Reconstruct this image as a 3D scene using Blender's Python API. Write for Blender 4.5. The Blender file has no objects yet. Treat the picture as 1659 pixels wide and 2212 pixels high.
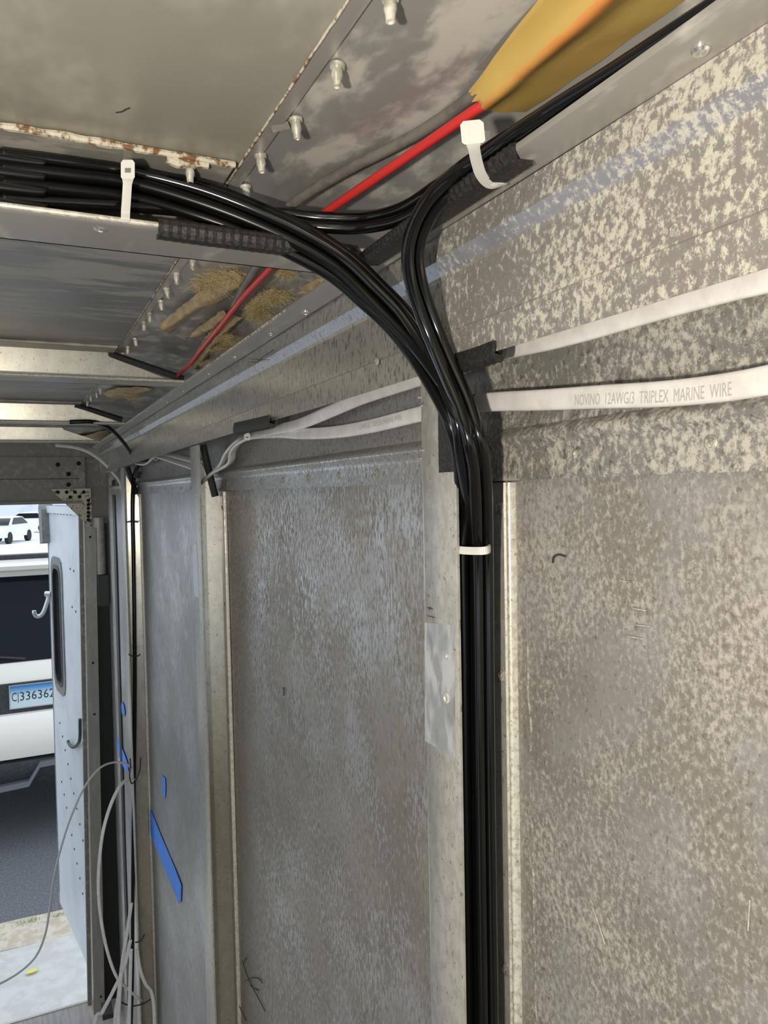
import bpy, bmesh, math, random
from mathutils import Vector, Matrix, noise as mnoise

random.seed(7)
sc = bpy.context.scene
COL = sc.collection

# ------------------------------------------------------------------ camera
F, CX, CY = 1650.0, 829.5, 1106.0
ZC = 2.45                       # camera height above the street
VX, VY, SLOPE, XS = 44.0, 1076.0, 0.019, 900.0


def _axes():
    y = Vector((VX - CX, -(VY - CY), F)).normalized()
    px = (XS - CX) / F
    # up=(a,1,c): a-px*c=-slope ; a*y0+y1+c*y2=0
    c = -(y[1] - SLOPE * y[0]) / (y[2] + px * y[0])
    a = -SLOPE + px * c
    u = Vector((a, 1, c)).normalized()
    x = u.cross(y)
    return x, y, u


AX, AY, AU = _axes()
RIGHT = Vector((AX[0], AY[0], AU[0]))
UPV = Vector((AX[1], AY[1], AU[1]))
FWD = Vector((AX[2], AY[2], AU[2]))
CAM = Vector((0, 0, ZC))

cam = bpy.data.cameras.new('camera')
cam.sensor_fit = 'VERTICAL'
cam.sensor_height = 36.0
cam.lens = F / 2212.0 * 36.0
cam.clip_start = 0.02
cam.clip_end = 400
camo = bpy.data.objects.new('camera', cam)
COL.objects.link(camo)
m = Matrix((RIGHT, UPV, -FWD)).transposed().to_4x4()
m.translation = CAM
camo.matrix_world = m
sc.camera = camo

# ------------------------------------------------------------------ light
world = bpy.data.worlds.new('overcast')
sc.world = world
world.use_nodes = True
bg = world.node_tree.nodes['Background']
bg.inputs[0].default_value = (0.80, 0.90, 1.0, 1)
bg.inputs[1].default_value = 1.5

lamp = bpy.data.lights.new('work_light', 'POINT')      # hand lamp beside the photographer
lamp.energy = 10.5
lamp.color = (1.0, 0.92, 0.79)
lamp.shadow_soft_size = 0.011
lampo = bpy.data.objects.new('work_light', lamp)
COL.objects.link(lampo)
lampo.location = (-0.135, -0.03, ZC - 0.05)

sc.view_settings.view_transform = 'Standard'
sc.view_settings.look = 'None'
sc.view_settings.gamma = 1.0
sc.view_settings.use_curve_mapping = False
sc.view_settings.exposure = 0.0


# ------------------------------------------------------------------ pixel -> place
def ray(px, py):
    return RIGHT * ((px - CX) / F) + UPV * (-(py - CY) / F) + FWD


def P(px, py, X=None, Y=None, Z=None):
    """photo pixel to the point where its ray meets a wall (X), a cross plane (Y) or a level (Z, above the lens)"""
    d = ray(px, py)
    t = X / d.x if X is not None else (Y / d.y if Y is not None else Z / d.z)
    return CAM + d * t


def V(x, y, zr):
    return Vector((x, y, ZC + zr))


def lerp(a, b, t):
    return a + (b - a) * t


# ------------------------------------------------------------------ materials
MATS = {}


def nn(nt, typ, **kw):
    n = nt.nodes.new(typ)
    for k, v in kw.items():
        setattr(n, k, v)
    return n


def base_mat(name, color=(.5, .5, .5), metallic=0.0, rough=.5, spec=.5):
    mt = bpy.data.materials.new(name)
    mt.use_nodes = True
    b = mt.node_tree.nodes['Principled BSDF']
    b.inputs['Base Color'].default_value = (*color, 1)
    b.inputs['Metallic'].default_value = metallic
    b.inputs['Roughness'].default_value = rough
    b.inputs['Specular IOR Level'].default_value = spec
    MATS[name] = mt
    return mt, b


def noise_tex(nt, vec, scale, detail=3, rough=.6, dist=0.0):
    t = nn(nt, 'ShaderNodeTexNoise')
    t.inputs['Scale'].default_value = scale
    t.inputs['Detail'].default_value = detail
    t.inputs['Roughness'].default_value = rough
    t.inputs['Distortion'].default_value = dist
    nt.links.new(vec, t.inputs['Vector'])
    return t.outputs['Fac']


def mapr(nt, fac, lo, hi, a=0.0, b=1.0):
    r = nn(nt, 'ShaderNodeMapRange', interpolation_type='SMOOTHSTEP')
    r.inputs['From Min'].default_value = lo
    r.inputs['From Max'].default_value = hi
    r.inputs['To Min'].default_value = a
    r.inputs['To Max'].default_value = b
    nt.links.new(fac, r.inputs['Value'])
    return r.outputs['Result']


def math_n(nt, op, a, b):
    n = nn(nt, 'ShaderNodeMath', operation=op)
    for i, v in enumerate((a, b)):
        if isinstance(v, (int, float)):
            n.inputs[i].default_value = v
        else:
            nt.links.new(v, n.inputs[i])
    return n.outputs[0]


def mixc(nt, fac, a, b):
    n = nn(nt, 'ShaderNodeMix', data_type='RGBA')
    if isinstance(fac, (int, float)):
        n.inputs[0].default_value = fac
    else:
        nt.links.new(fac, n.inputs[0])
    for sock, v in ((n.inputs[6], a), (n.inputs[7], b)):
        if isinstance(v, tuple):
            sock.default_value = (*v, 1)
        else:
            nt.links.new(v, sock)
    return n.outputs[2]


def pos_vec(nt, stretch=(1, 1, 1)):
    g = nn(nt, 'ShaderNodeNewGeometry')
    mp = nn(nt, 'ShaderNodeMapping')
    mp.inputs['Scale'].default_value = stretch
    nt.links.new(g.outputs['Position'], mp.inputs['Vector'])
    return mp.outputs['Vector']


def sheet_metal(name, base, spot, dark, s=180, lo=.5, hi=.6, stretch=(1, 1, 1), bigs=7, bigk=.3,
                dlo=.66, dhi=.76, damt=.7, ds=1.6, metallic=.35, rough=.45, rspot=.12, bump=.15, tint=None,
                spotamt=1.0, mspot=None, det=4, nrough=.62):
    mt, b = base_mat(name, base, metallic, rough)
    nt = mt.node_tree
    v = pos_vec(nt, stretch)
    v0 = pos_vec(nt)
    big = noise_tex(nt, v0, bigs, 3, .55)
    n1 = noise_tex(nt, v, s, det, nrough, 0.0)
    k = math_n(nt, 'ADD', n1, math_n(nt, 'MULTIPLY', math_n(nt, 'SUBTRACT', big, .5), bigk))
    f = math_n(nt, 'MULTIPLY', mapr(nt, k, lo, hi), spotamt)
    c = mixc(nt, f, base, spot)
    if tint:
        big2 = noise_tex(nt, v0, bigs * 1.7, 2, .5)
        c = mixc(nt, mapr(nt, big2, .42, .62), c, mixc(nt, .5, c, tint))
    n2 = noise_tex(nt, v, s * ds, 3, .6)
    fd = math_n(nt, 'MULTIPLY', mapr(nt, n2, dlo, dhi), damt)
    c = mixc(nt, fd, c, dark)
    nt.links.new(c, b.inputs['Base Color'])
    r = math_n(nt, 'ADD', math_n(nt, 'MULTIPLY', f, rspot), rough)
    r = math_n(nt, 'ADD', r, math_n(nt, 'MULTIPLY', math_n(nt, 'SUBTRACT', big, .5), .25))
    nt.links.new(r, b.inputs['Roughness'])
    if mspot is None:
        mm = math_n(nt, 'MULTIPLY', math_n(nt, 'SUBTRACT', 1.0, math_n(nt, 'MULTIPLY', f, .7)), metallic)
    else:                                # the flecks are clean bare metal in a film of dirt
        mm = math_n(nt, 'ADD', math_n(nt, 'MULTIPLY', f, mspot - metallic), metallic)
    nt.links.new(mm, b.inputs['Metallic'])
    if bump:
        bp = nn(nt, 'ShaderNodeBump')
        bp.inputs['Strength'].default_value = bump
        bp.inputs['Distance'].default_value = .001
        nt.links.new(n1, bp.inputs['Height'])
        nt.links.new(bp.outputs[0], b.inputs['Normal'])
    return mt


def noisy(name, c1, c2, s=60, lo=.4, hi=.6, metallic=0.0, rough=.5, bump=.0, stretch=(1, 1, 1), detail=4, spec=.5):
    mt, b = base_mat(name, c1, metallic, rough, spec)
    nt = mt.node_tree
    v = pos_vec(nt, stretch)
    n1 = noise_tex(nt, v, s, detail, .6)
    nt.links.new(mixc(nt, mapr(nt, n1, lo, hi), c1, c2), b.inputs['Base Color'])
    if bump:
        bp = nn(nt, 'ShaderNodeBump')
        bp.inputs['Strength'].default_value = bump
        bp.inputs['Distance'].default_value = .002
        nt.links.new(n1, bp.inputs['Height'])
        nt.links.new(bp.outputs[0], b.inputs['Normal'])
    return mt


# aluminium skins, each with its own oxide bloom
M_NEAR = sheet_metal('oxidised_aluminium', (.255, .235, .20), (.48, .45, .39), (.14, .11, .08), s=300, lo=.43, hi=.66,
                     stretch=(1, 1, .8), bigs=11, bigk=.42, dlo=.58, dhi=.70, damt=.6, ds=.9, metallic=.18, rough=.5,
                     tint=(.33, .32, .31), det=6, nrough=.72)
M_MID = sheet_metal('streaked_aluminium', (.25, .22, .18), (.60, .59, .58), (.15, .12, .085), s=400, lo=.43, hi=.62,
                    stretch=(1, 1, .34), bigs=9, bigk=.42, dlo=.54, dhi=.70, damt=.5, ds=.7, metallic=.20, rough=.52, rspot=-.16, mspot=.75,
                    tint=(.36, .31, .25), det=5, nrough=.7)
M_FAR = sheet_metal('brushed_aluminium_skin', (.31, .295, .27), (.58, .57, .57), (.19, .165, .135), s=420, lo=.42, hi=.68,
                    stretch=(1, 1, .12), bigs=6, bigk=.6, dlo=.56, dhi=.72, damt=.45, metallic=.3, rough=.44, rspot=-.10, mspot=.7, det=5, nrough=.7)
M_HEAD = sheet_metal('spangled_header_metal', (.31, .29, .265), (.60, .565, .475), (.20, .18, .15), s=270, lo=.48, hi=.60,
                     stretch=(1, 1, .8), bigs=16, bigk=.34, dlo=.60, dhi=.74, damt=.5, ds=1.1, metallic=.30, rough=.38, det=7, nrough=.76)
M_HEADFAR = sheet_metal('flecked_header_metal', (.42, .395, .35), (.53, .50, .45), (.13, .10, .07), s=520, lo=.4, hi=.6,
                        stretch=(1, 1, .3), bigs=9, bigk=.4, dlo=.54, dhi=.64, damt=.75, ds=.8, metallic=.55, rough=.30, mspot=.65, rspot=-.04)
M_UPPER = sheet_metal('spangled_wall_metal', (.27, .26, .235), (.54, .505, .43), (.10, .08, .06), s=260, lo=.45, hi=.62,
                      stretch=(1, 1, .85), bigs=16, bigk=.42, dlo=.56, dhi=.70, damt=.7, ds=.8, metallic=.30, rough=.38, det=7, nrough=.76)
M_UPPERFAR = sheet_metal('flecked_wall_metal', (.33, .31, .285), (.60, .59, .58), (.13, .10, .07), s=480, lo=.44, hi=.62,
                         stretch=(1, 1, .45), bigs=10, bigk=.40, dlo=.54, dhi=.68, damt=.7, ds=.7, metallic=.35, rough=.40, rspot=-.14, mspot=.8, det=5)
M_WEB = sheet_metal('web_aluminium', (.50, .47, .39), (.56, .53, .45), (.14, .11, .07), s=90, lo=.42, hi=.62,
                    stretch=(1, 1, .7), bigs=6, bigk=.3, dlo=.63, dhi=.69, damt=.8, ds=5, metallic=.6, rough=.27, rspot=0, mspot=.6, bump=.0)
M_ROOF = sheet_metal('roof_aluminium', (.42, .40, .335), (.49, .47, .40), (.30, .285, .245), s=22, lo=.40, hi=.70,
                     stretch=(1, .6, 1), bigs=5, bigk=.5, dlo=.62, dhi=.80, damt=.3, ds=12, metallic=.25, rough=.42, bump=.03)
M_CORNER = sheet_metal('corner_roof_aluminium', (.42, .41, .385), (.64, .61, .54), (.28, .27, .25), s=40, lo=.46, hi=.64,
                       stretch=(1, .5, 1), bigs=9, bigk=.5, dlo=.60, dhi=.75, damt=.3, ds=3, metallic=.32, rough=.32, bump=.04)
M_RAIL = sheet_metal('rail_aluminium', (.40, .38, .345), (.52, .50, .45), (.25, .225, .20), s=60, lo=.5, hi=.72,
                     stretch=(1, .35, 1), bigs=10, bigk=.5, dlo=.68, dhi=.8, damt=.4, ds=5, metallic=.35, rough=.36, bump=.04)
M_POST = sheet_metal('post_aluminium', (.46, .435, .385), (.56, .54, .48), (.14, .115, .08), s=160, lo=.42, hi=.62,
                     stretch=(1, 1, .6), bigs=9, bigk=.4, dlo=.63, dhi=.68, damt=.75, ds=2.6, metallic=.30, rough=.36, rspot=0, mspot=.3, bump=.04)
M_BOW = sheet_metal('bow_aluminium', (.40, .38, .335), (.55, .52, .45), (.24, .21, .17), s=45, lo=.44, hi=.64,
                    stretch=(.5, 1, 1), bigs=9, bigk=.5, dlo=.66, dhi=.78, damt=.5, ds=6, metallic=.30, rough=.38, bump=.04)
M_REAR = sheet_metal('rear_frame_metal', (.23, .215, .19), (.38, .35, .30), (.09, .075, .06), s=60, lo=.5, hi=.7,
                     bigs=8, bigk=.5, metallic=.25, rough=.5)
M_GUSSET = sheet_metal('pitted_gusset_metal', (.55, .50, .38), (.65, .60, .48), (.06, .045, .03), s=110, lo=.45, hi=.6,
                       dlo=.56, dhi=.62, damt=.9, ds=1.0, metallic=.3, rough=.45)
M_BEAD = sheet_metal('bead_aluminium', (.60, .565, .48), (.72, .69, .60), (.17, .13, .09), s=240, lo=.4, hi=.6,
                     dlo=.62, dhi=.68, damt=.7, ds=2.4, metallic=.35, rough=.34, bump=.04)
M_JAMB = sheet_metal('jamb_aluminium', (.33, .315, .285), (.40, .38, .345), (.14, .12, .10), s=60, lo=.4, hi=.7, stretch=(1, 1, .2), bigs=5,
                     bigk=.3, dlo=.68, dhi=.75, damt=.5, ds=4, metallic=.35, rough=.42, rspot=0, mspot=.35, bump=.0)
M_RIVET = sheet_metal('rivet_metal', (.58, .55, .46), (.72, .69, .60), (.30, .24, .16), s=140, lo=.4, hi=.6, metallic=.45, rough=.38)
M_SCREW, _ = base_mat('bright_screw', (.75, .74, .70), .9, .25)
M_RUST = noisy('rusty_sealant', (.66, .60, .48), (.22, .11, .045), s=170, lo=.47, hi=.62, rough=.75, bump=.6)
M_CABLE, _b = base_mat('black_cable_jacket', (.0035, .0035, .0037), 0, .12, .5)
M_CABLE_DUST = noisy('dusty_black_cable_jacket', (.0035, .0035, .0037), (.05, .047, .042), s=900, lo=.68, hi=.80, rough=.28, spec=.28,
                     stretch=(1, 1, .3))
M_RUBBER = noisy('black_edge_rubber', (.016, .015, .014), (.032, .030, .028), s=500, lo=.45, hi=.6, rough=.5, bump=.3)
M_RED, _b = base_mat('red_wire_jacket', (.66, .035, .03), 0, .38)
M_OLDRED, _b = base_mat('faded_red_wire_jacket', (.36, .035, .045), 0, .45)
M_GREYW = noisy('grey_wire_jacket', (.13, .12, .105), (.18, .165, .14), s=90, rough=.45)
M_WHITEW = noisy('white_cable_jacket', (.78, .75, .72), (.70, .67, .63), s=70, rough=.42)
M_GREYLOOP, _b = base_mat('pale_grey_wire_jacket', (.58, .58, .60), 0, .4)
M_PRINT, _b = base_mat('grey_cable_print', (.44, .43, .43), 0, .6)
M_NYLON, b = base_mat('natural_nylon', (.70, .69, .64), 0, .38)
b.inputs['Subsurface Weight'].default_value = .25
b.inputs['Subsurface Radius'].default_value = (.004, .004, .003)
M_BLKNYL, _b = base_mat('black_nylon', (.01, .01, .01), 0, .35)
M_KRAFT = noisy('tan_paper_tape', (.66, .46, .13), (.55, .37, .10), s=26, lo=.42, hi=.62, rough=.6, bump=.25, stretch=(1, .5, 1))
M_KRAFTRED = noisy('tan_paper_over_red_wire', (.68, .27, .07), (.66, .36, .09), s=30, rough=.55, bump=.25)
M_INSUL = noisy('brown_insulation_paper', (.50, .38, .22), (.37, .27, .15), s=70, lo=.4, hi=.65, rough=.85, bump=.5)
M_FIBRE = noisy('yellow_glass_fibre', (.68, .55, .30), (.55, .42, .20), s=150, rough=.9)
M_BLUE = noisy('blue_masking_tape', (.07, .26, .85), (.09, .31, .92), s=60, rough=.7, bump=.2, stretch=(1, 1, .3))
M_PEN, _b = base_mat('pen_ink', (.045, .04, .04), 0, .8)
M_DOOR = noisy('white_door_paint', (.66, .70, .74), (.56, .60, .65), s=6, lo=.4, hi=.7, rough=.4)
M_DOORGREY = noisy('grey_weather_strip', (.17, .17, .16), (.22, .22, .21), s=40, rough=.6)
M_GASKET, _b = base_mat('black_gasket', (.012, .012, .013), 0, .5)
M_GLASS, b = base_mat('door_glass', (.09, .16, .21), 0, .08)
M_STEEL, _b = base_mat('hook_steel', (.62, .62, .63), .9, .28)
M_DARKSTEEL, _b = base_mat('dark_hook_steel', (.06, .065, .06), .5, .45)
M_PAINT, _b = base_mat('cream_car_paint', (.80, .77, .70), 0, .25)
M_CARGLASS, _b = base_mat('dark_car_glass', (.006, .009, .014), 0, .06, .12)
M_CARBLACK = noisy('black_car_plastic', (.022, .024, .028), (.035, .037, .042), s=50, rough=.55)
M_CARGREY, _b = base_mat('grey_step_pad', (.10, .105, .12), 0, .4)
M_TYRE, _b = base_mat('tyre_rubber', (.015, .015, .015), 0, .8)
M_WHEEL, _b = base_mat('alloy_wheel', (.55, .55, .56), .8, .35)
M_TAIL, _b = base_mat('red_lamp_lens', (.42, .02, .02), 0, .15)
M_CARWHITE, _b = base_mat('white_car_paint', (.85, .87, .90), 0, .3)
M_PLATEW, _b = base_mat('plate_white', (.74, .80, .84), 0, .4)
M_PLATEI, _b = base_mat('plate_ink', (.012, .02, .05), 0, .5)
M_ASPHALT = noisy('asphalt', (.11, .115, .125), (.19, .195, .21), s=70, lo=.42, hi=.68, rough=.85, bump=.5)
M_CONC = noisy('concrete', (.52, .51, .49), (.60, .59, .56), s=9, rough=.85)
M_DIRT = noisy('sandy_dirt', (.50, .42, .33), (.62, .55, .45), s=20, rough=.95, bump=.6)
M_PALE = noisy('glare_parking_lot', (.80, .82, .84), (.86, .87, .88), s=.6, rough=.8)  # glare on the distant pavement put into the near-white colour
M_HILL = noisy('hazy_bare_trees', (.52, .55, .62), (.62, .65, .72), s=.35, lo=.4, hi=.6, rough=1, stretch=(1, 1, .3))
M_GRASS = noisy('grass', (.20, .34, .08), (.30, .42, .12), s=60, rough=.8)
M_LEAF, _b = base_mat('yellow_leaf', (.75, .66, .16), 0, .6)
M_WOOD = noisy('grey_wood_floor', (.42, .37, .36), (.52, .47, .45), s=14, rough=.6, stretch=(6, .6, 1))
M_HOLE, _b = base_mat('dark_hole', (.01, .01, .01), 0, .9)
M_INWALL = noisy('plain_side_wall', (.36, .34, .31), (.44, .42, .38), s=8, metallic=.2, rough=.5)


def plate_blue():
    mt, b = base_mat('plate_fade', (.1, .4, .7), 0, .4)
    nt = mt.node_tree
    t = nn(nt, 'ShaderNodeTexCoord')
    s = nn(nt, 'ShaderNodeSeparateXYZ')
    nt.links.new(t.outputs['Generated'], s.inputs[0])
    f = mapr(nt, s.outputs['Z'], .42, 1.0)
    nt.links.new(mixc(nt, f, (.55, .66, .70), (.010, .19, .50)), b.inputs['Base Color'])
    return mt


M_PLATE = plate_blue()


# ------------------------------------------------------------------ mesh tools
class MB:
    def __init__(self):
        self.v, self.f, self.mi = [], [], []

    def add(self, vs, fs, mi=0):
        o = len(self.v)
        self.v += [Vector(p) for p in vs]
        for f in fs:
            self.f.append([i + o for i in f])
            self.mi.append(mi)
        return self

    def box(self, a, b, mi=0):
        x0, y0, z0 = a
        x1, y1, z1 = b
        vs = [(x, y, z) for z in (z0, z1) for y in (y0, y1) for x in (x0, x1)]
        return self.hexa(vs, mi)

    def hexa(self, vs, mi=0):
        # order: z0:(x0y0,x1y0,x0y1,x1y1), z1 the same
        return self.add(vs, [(0, 2, 3, 1), (4, 5, 7, 6), (0, 1, 5, 4), (2, 6, 7, 3), (0, 4, 6, 2), (1, 3, 7, 5)], mi)

    def plate(self, pts, n, mi=0):
        """polygon pts given thickness vector n"""
        k = len(pts)
        a = [Vector(p) for p in pts]
        b = [p + Vector(n) for p in a]
        fs = [list(range(k))[::-1], [i + k for i in range(k)]]
        fs += [(i, (i + 1) % k, (i + 1) % k + k, i + k) for i in range(k)]
        return self.add(a + b, fs, mi)

    def sweep(self, pts, ups, prof, mi=0, caps=True, scale=None, closed=True):
        n = len(pts)
        k = len(prof)
        rings = []
        for i, p in enumerate(pts):
            t = (pts[min(i + 1, n - 1)] - pts[max(i - 1, 0)]).normalized()
            u = ups[i] if isinstance(ups, list) else ups
            u = (u - t * u.dot(t)).normalized()
            e = t.cross(u)
            s = scale(i / max(1, n - 1)) if scale else 1.0
            rings += [p + e * (a * s) + u * (b * s) for a, b in prof]
        fs = []
        for i in range(n - 1):
            for j in range(k if closed else k - 1):
                j2 = (j + 1) % k
                fs.append((i * k + j, i * k + j2, (i + 1) * k + j2, (i + 1) * k + j))
        if caps and closed:
            fs.append(list(range(k))[::-1])
            fs.append([(n - 1) * k + j for j in range(k)])
        return self.add(rings, fs, mi)

    def tube(self, pts, r, n=10, mi=0, scale=None):
        # rotation-minimising frame
        ups = []
        t0 = (pts[1] - pts[0]).normalized()
        u = t0.orthogonal().normalized()
        for i in range(len(pts)):
            t = (pts[min(i + 1, len(pts) - 1)] - pts[max(i - 1, 0)]).normalized()
            u = (u - t * u.dot(t)).normalized()
            ups.append(u.copy())
        return self.sweep(pts, ups, [(r * math.cos(a), r * math.sin(a)) for a in [2 * math.pi * j / n for j in range(n)]],
                          mi, scale=scale)

    def lathe(self, base, axis, prof, n=12, mi=0):
        """prof: (distance along axis, radius)"""
        axis = Vector(axis).normalized()
        u = axis.orthogonal().normalized()
        w = axis.cross(u)
        vs, fs = [], []
        for d, r in prof:
            for j in range(n):
                a = 2 * math.pi * j / n
                vs.append(Vector(base) + axis * d + (u * math.cos(a) + w * math.sin(a)) * r)
        for i in range(len(prof) - 1):
            for j in range(n):
                j2 = (j + 1) % n
                fs.append((i * n + j, i * n + j2, (i + 1) * n + j2, (i + 1) * n + j))
        fs.append(list(range(n))[::-1])
        fs.append([(len(prof) - 1) * n + j for j in range(n)])
        return self.add(vs, fs, mi)

    def grid(self, rows, mi=0, thick=None):
        """rows of points to a sheet; thick = vector gives it thickness"""
        r, c = len(rows), len(rows[0])
        vs = [p for row in rows for p in row]
        fs = [(i * c + j, i * c + j + 1, (i + 1) * c + j + 1, (i + 1) * c + j) for i in range(r - 1) for j in range(c - 1)]
        if thick is None:
            return self.add(vs, fs, mi)
        n = len(vs)
        th = Vector(thick)
        vs2 = [Vector(p) + th for p in vs]
        fs2 = [tuple(i + n for i in reversed(f)) for f in fs]
        rim = [j for j in range(c)] + [i * c + c - 1 for i in range(1, r)] + \
              [(r - 1) * c + j for j in range(c - 2, -1, -1)] + [i * c for i in range(r - 2, 0, -1)]
        fs3 = [(rim[i], rim[i - 1], rim[i - 1] + n, rim[i] + n) for i in range(len(rim))]
        return self.add(list(vs) + vs2, fs + fs2 + fs3, mi)

    def mesh(self, name, origin=None):
        me = bpy.data.meshes.new(name)
        o = origin or Vector((0, 0, 0))
        me.from_pydata([tuple(p - o) for p in self.v], [], self.f)
        for p, mi in zip(me.polygons, self.mi):
            p.material_index = mi
        bm = bmesh.new()
        bm.from_mesh(me)
        bmesh.ops.recalc_face_normals(bm, faces=bm.faces)
        bm.to_mesh(me)
        bm.free()
        me.update()
        return me


def smooth_mesh(me, angle=40):
    me.polygons.foreach_set('use_smooth', [True] * len(me.polygons))
    try:
        me.set_sharp_from_angle(angle=math.radians(angle))
    except Exception:
        pass


def cr(pts, n=8):
    """Catmull-Rom through vectors"""
    pts = [Vector(p) for p in pts]
    out = []
    for i in range(len(pts) - 1):
        p0 = pts[i - 1] if i else pts[0] * 2 - pts[1]
        p1, p2 = pts[i], pts[i + 1]
        p3 = pts[i + 2] if i + 2 < len(pts) else pts[-1] * 2 - pts[-2]
        for j in range(n):
            t = j / n
            out.append(.5 * ((2 * p1) + (p2 - p0) * t + (2 * p0 - 5 * p1 + 4 * p2 - p3) * t * t +
                             (3 * p1 - p0 - 3 * p2 + p3) * t ** 3))
    out.append(pts[-1].copy())
    return out


class Root:
    def __init__(self, o, base):
        self.o, self.base = o, base


def tag(o, label=None, cat=None, group=None, kind=None):
    if label:
        o['label'] = label
    if cat:
        o['category'] = cat
    if group:
        o['group'] = group
    if kind:
        o['kind'] = kind
    return o


def thing(name, label, cat, base, group=None, kind=None):
    o = bpy.data.objects.new(name, None)
    o.empty_display_size = .02
    COL.objects.link(o)
    o.location = base
    tag(o, label, cat, group, kind)
    return Root(o, Vector(base))


def put(name, mb, mats, parent=None, label=None, cat=None, group=None, kind=None, smooth=True, angle=40):
    """link a mesh; parent = Root, or None for a top-level one (origin then at the bottom centre)"""
    if parent is None:
        xs = [v.x for v in mb.v]
        ys = [v.y for v in mb.v]
        zs = [v.z for v in mb.v]
        base = Vector(((min(xs) + max(xs)) / 2, (min(ys) + max(ys)) / 2, min(zs)))
    else:
        base = parent.base
    me = mb.mesh(name, base)
    for mt in (mats if isinstance(mats, (list, tuple)) else [mats]):
        me.materials.append(mt)
    if smooth:
        smooth_mesh(me, angle)
    o = bpy.data.objects.new(name, me)
    COL.objects.link(o)
    if parent is None:
        o.location = base
    else:
        o.parent = parent.o
    tag(o, label, cat, group, kind)
    return Root(o, base)


def copy_part(src, name, parent, loc, rot=None):
    """another piece sharing src's mesh; loc in the parent's frame"""
    o = bpy.data.objects.new(name, src.data)
    COL.objects.link(o)
    o.parent = parent.o
    o.location = loc
    if rot is not None:
        o.rotation_euler = rot
    return o


def text_mesh(body, size=1.0, squash=1.0):
    """lettering as 2D triangles: verts (x,y), faces; x from 0 to its width"""
    cu = bpy.data.curves.new('lettering', 'FONT')
    cu.body = body
    cu.size = size
    cu.resolution_u = 2
    o = bpy.data.objects.new('lettering', cu)
    COL.objects.link(o)
    bpy.context.view_layer.update()
    me = o.to_mesh()
    vs = [(v.co.x * squash, v.co.y) for v in me.vertices]
    fs = [tuple(p.vertices) for p in me.polygons]
    o.to_mesh_clear()
    bpy.data.objects.remove(o)
    bpy.data.curves.remove(cu)
    x0 = min(v[0] for v in vs)
    x1 = max(v[0] for v in vs)
    y0 = min(v[1] for v in vs)
    y1 = max(v[1] for v in vs)
    return [((x - x0) / (x1 - x0), (y - y0) / (y1 - y0)) for x, y in vs], fs


# ------------------------------------------------------------------ main sizes (metres, heights above the lens)
XF = .225          # inner face of the wall posts
XW = .267          # wall skin
ZROOF = .193
ZBOW = .148        # lower flange of the roof bows
ZFLOOR = -1.80
XL = -1.75         # far side wall of the van (out of view)
YFRONT = -1.7
YREAR = 2.85
BOWS = [.44, 1.03, 1.66, 2.22]

# ================================================================== THE SETTING
ground_z = 0.0
mb = MB().box((-14, 4.86, -.25), (14, 14, 0))
put('asphalt_road', mb, M_ASPHALT, kind='structure', label='dark asphalt road behind the open van door')
mb = MB().box((-14, -8, -.25), (14, 4.60, .0))
put('concrete_apron', mb, M_CONC, kind='structure', label='pale concrete apron below the van')
rows = []
for i in range(60):
    x = -3 + 6 * i / 59
    r = []
    for j in range(7):
        y = 4.58 + .30 * j / 6
        r.append(Vector((x, y, .004 + .022 * math.sin(math.pi * j / 6) + .008 * mnoise.noise(Vector((x * 9, y * 9, 0))))))
    rows.append(r)
put('dirt_strip', MB().grid(rows, thick=(0, 0, -.05)), M_DIRT, kind='structure', label='sandy dirt strip between concrete and asphalt')
mb = MB().box((-60, 14, -.25), (60, 110, -.002))
put('parking_lot', mb, M_PALE, kind='structure', label='distant parking lot, glare painted in as near white')
rows = []
for i in range(50):
    x = -70 + 140 * i / 49
    r = []
    for j in range(6):
        t = j / 5
        r.append(Vector((x, 88 + 14 * t, -.1 + (7.5 + 1.6 * mnoise.noise(Vector((x * .12, 3, 1)))) * t ** .7)))
    rows.append(r)
put('hillside', MB().grid(rows, thick=(0, 1, 0)), M_HILL, kind='structure', label='hazy grey hillside beyond the parking lot')

# van floor
mb = MB().box((XL, YFRONT, ZC + ZFLOOR - .05), (.29, 2.885, ZC + ZFLOOR))
FLOOR = put('floor', mb, M_WOOD, kind='structure', smooth=False, label='grey wood grained van floor')
# far side wall, front wall with an added windscreen opening: out of view, they close the room
mb = MB()                                   # unseen cab doorway and hatch-sized opening, added to let daylight in
mb.box((XL - .03, -.75, ZC + ZFLOOR), (XL, YREAR, ZC - .95))
mb.box((XL - .03, -.75, ZC + .02), (XL, YREAR, ZC + ZROOF + .02))
mb.box((XL - .03, -.75, ZC - .95), (XL, .1, ZC + .02))
mb.box((XL - .03, 2.2, ZC - .95), (XL, YREAR, ZC + .02))
put('wall_left', mb, M_INWALL, kind='structure', smooth=False)
mb = MB()
mb.box((XL, YFRONT - .03, ZC + ZFLOOR), (.29, YFRONT, ZC - .85))      # dashboard below, brow above the added windscreen opening
mb.box((XL, YFRONT - .03, ZC + .12), (.29, YFRONT, ZC + ZROOF + .02))
put('wall_front', mb, M_INWALL, kind='structure', smooth=False)

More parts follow.
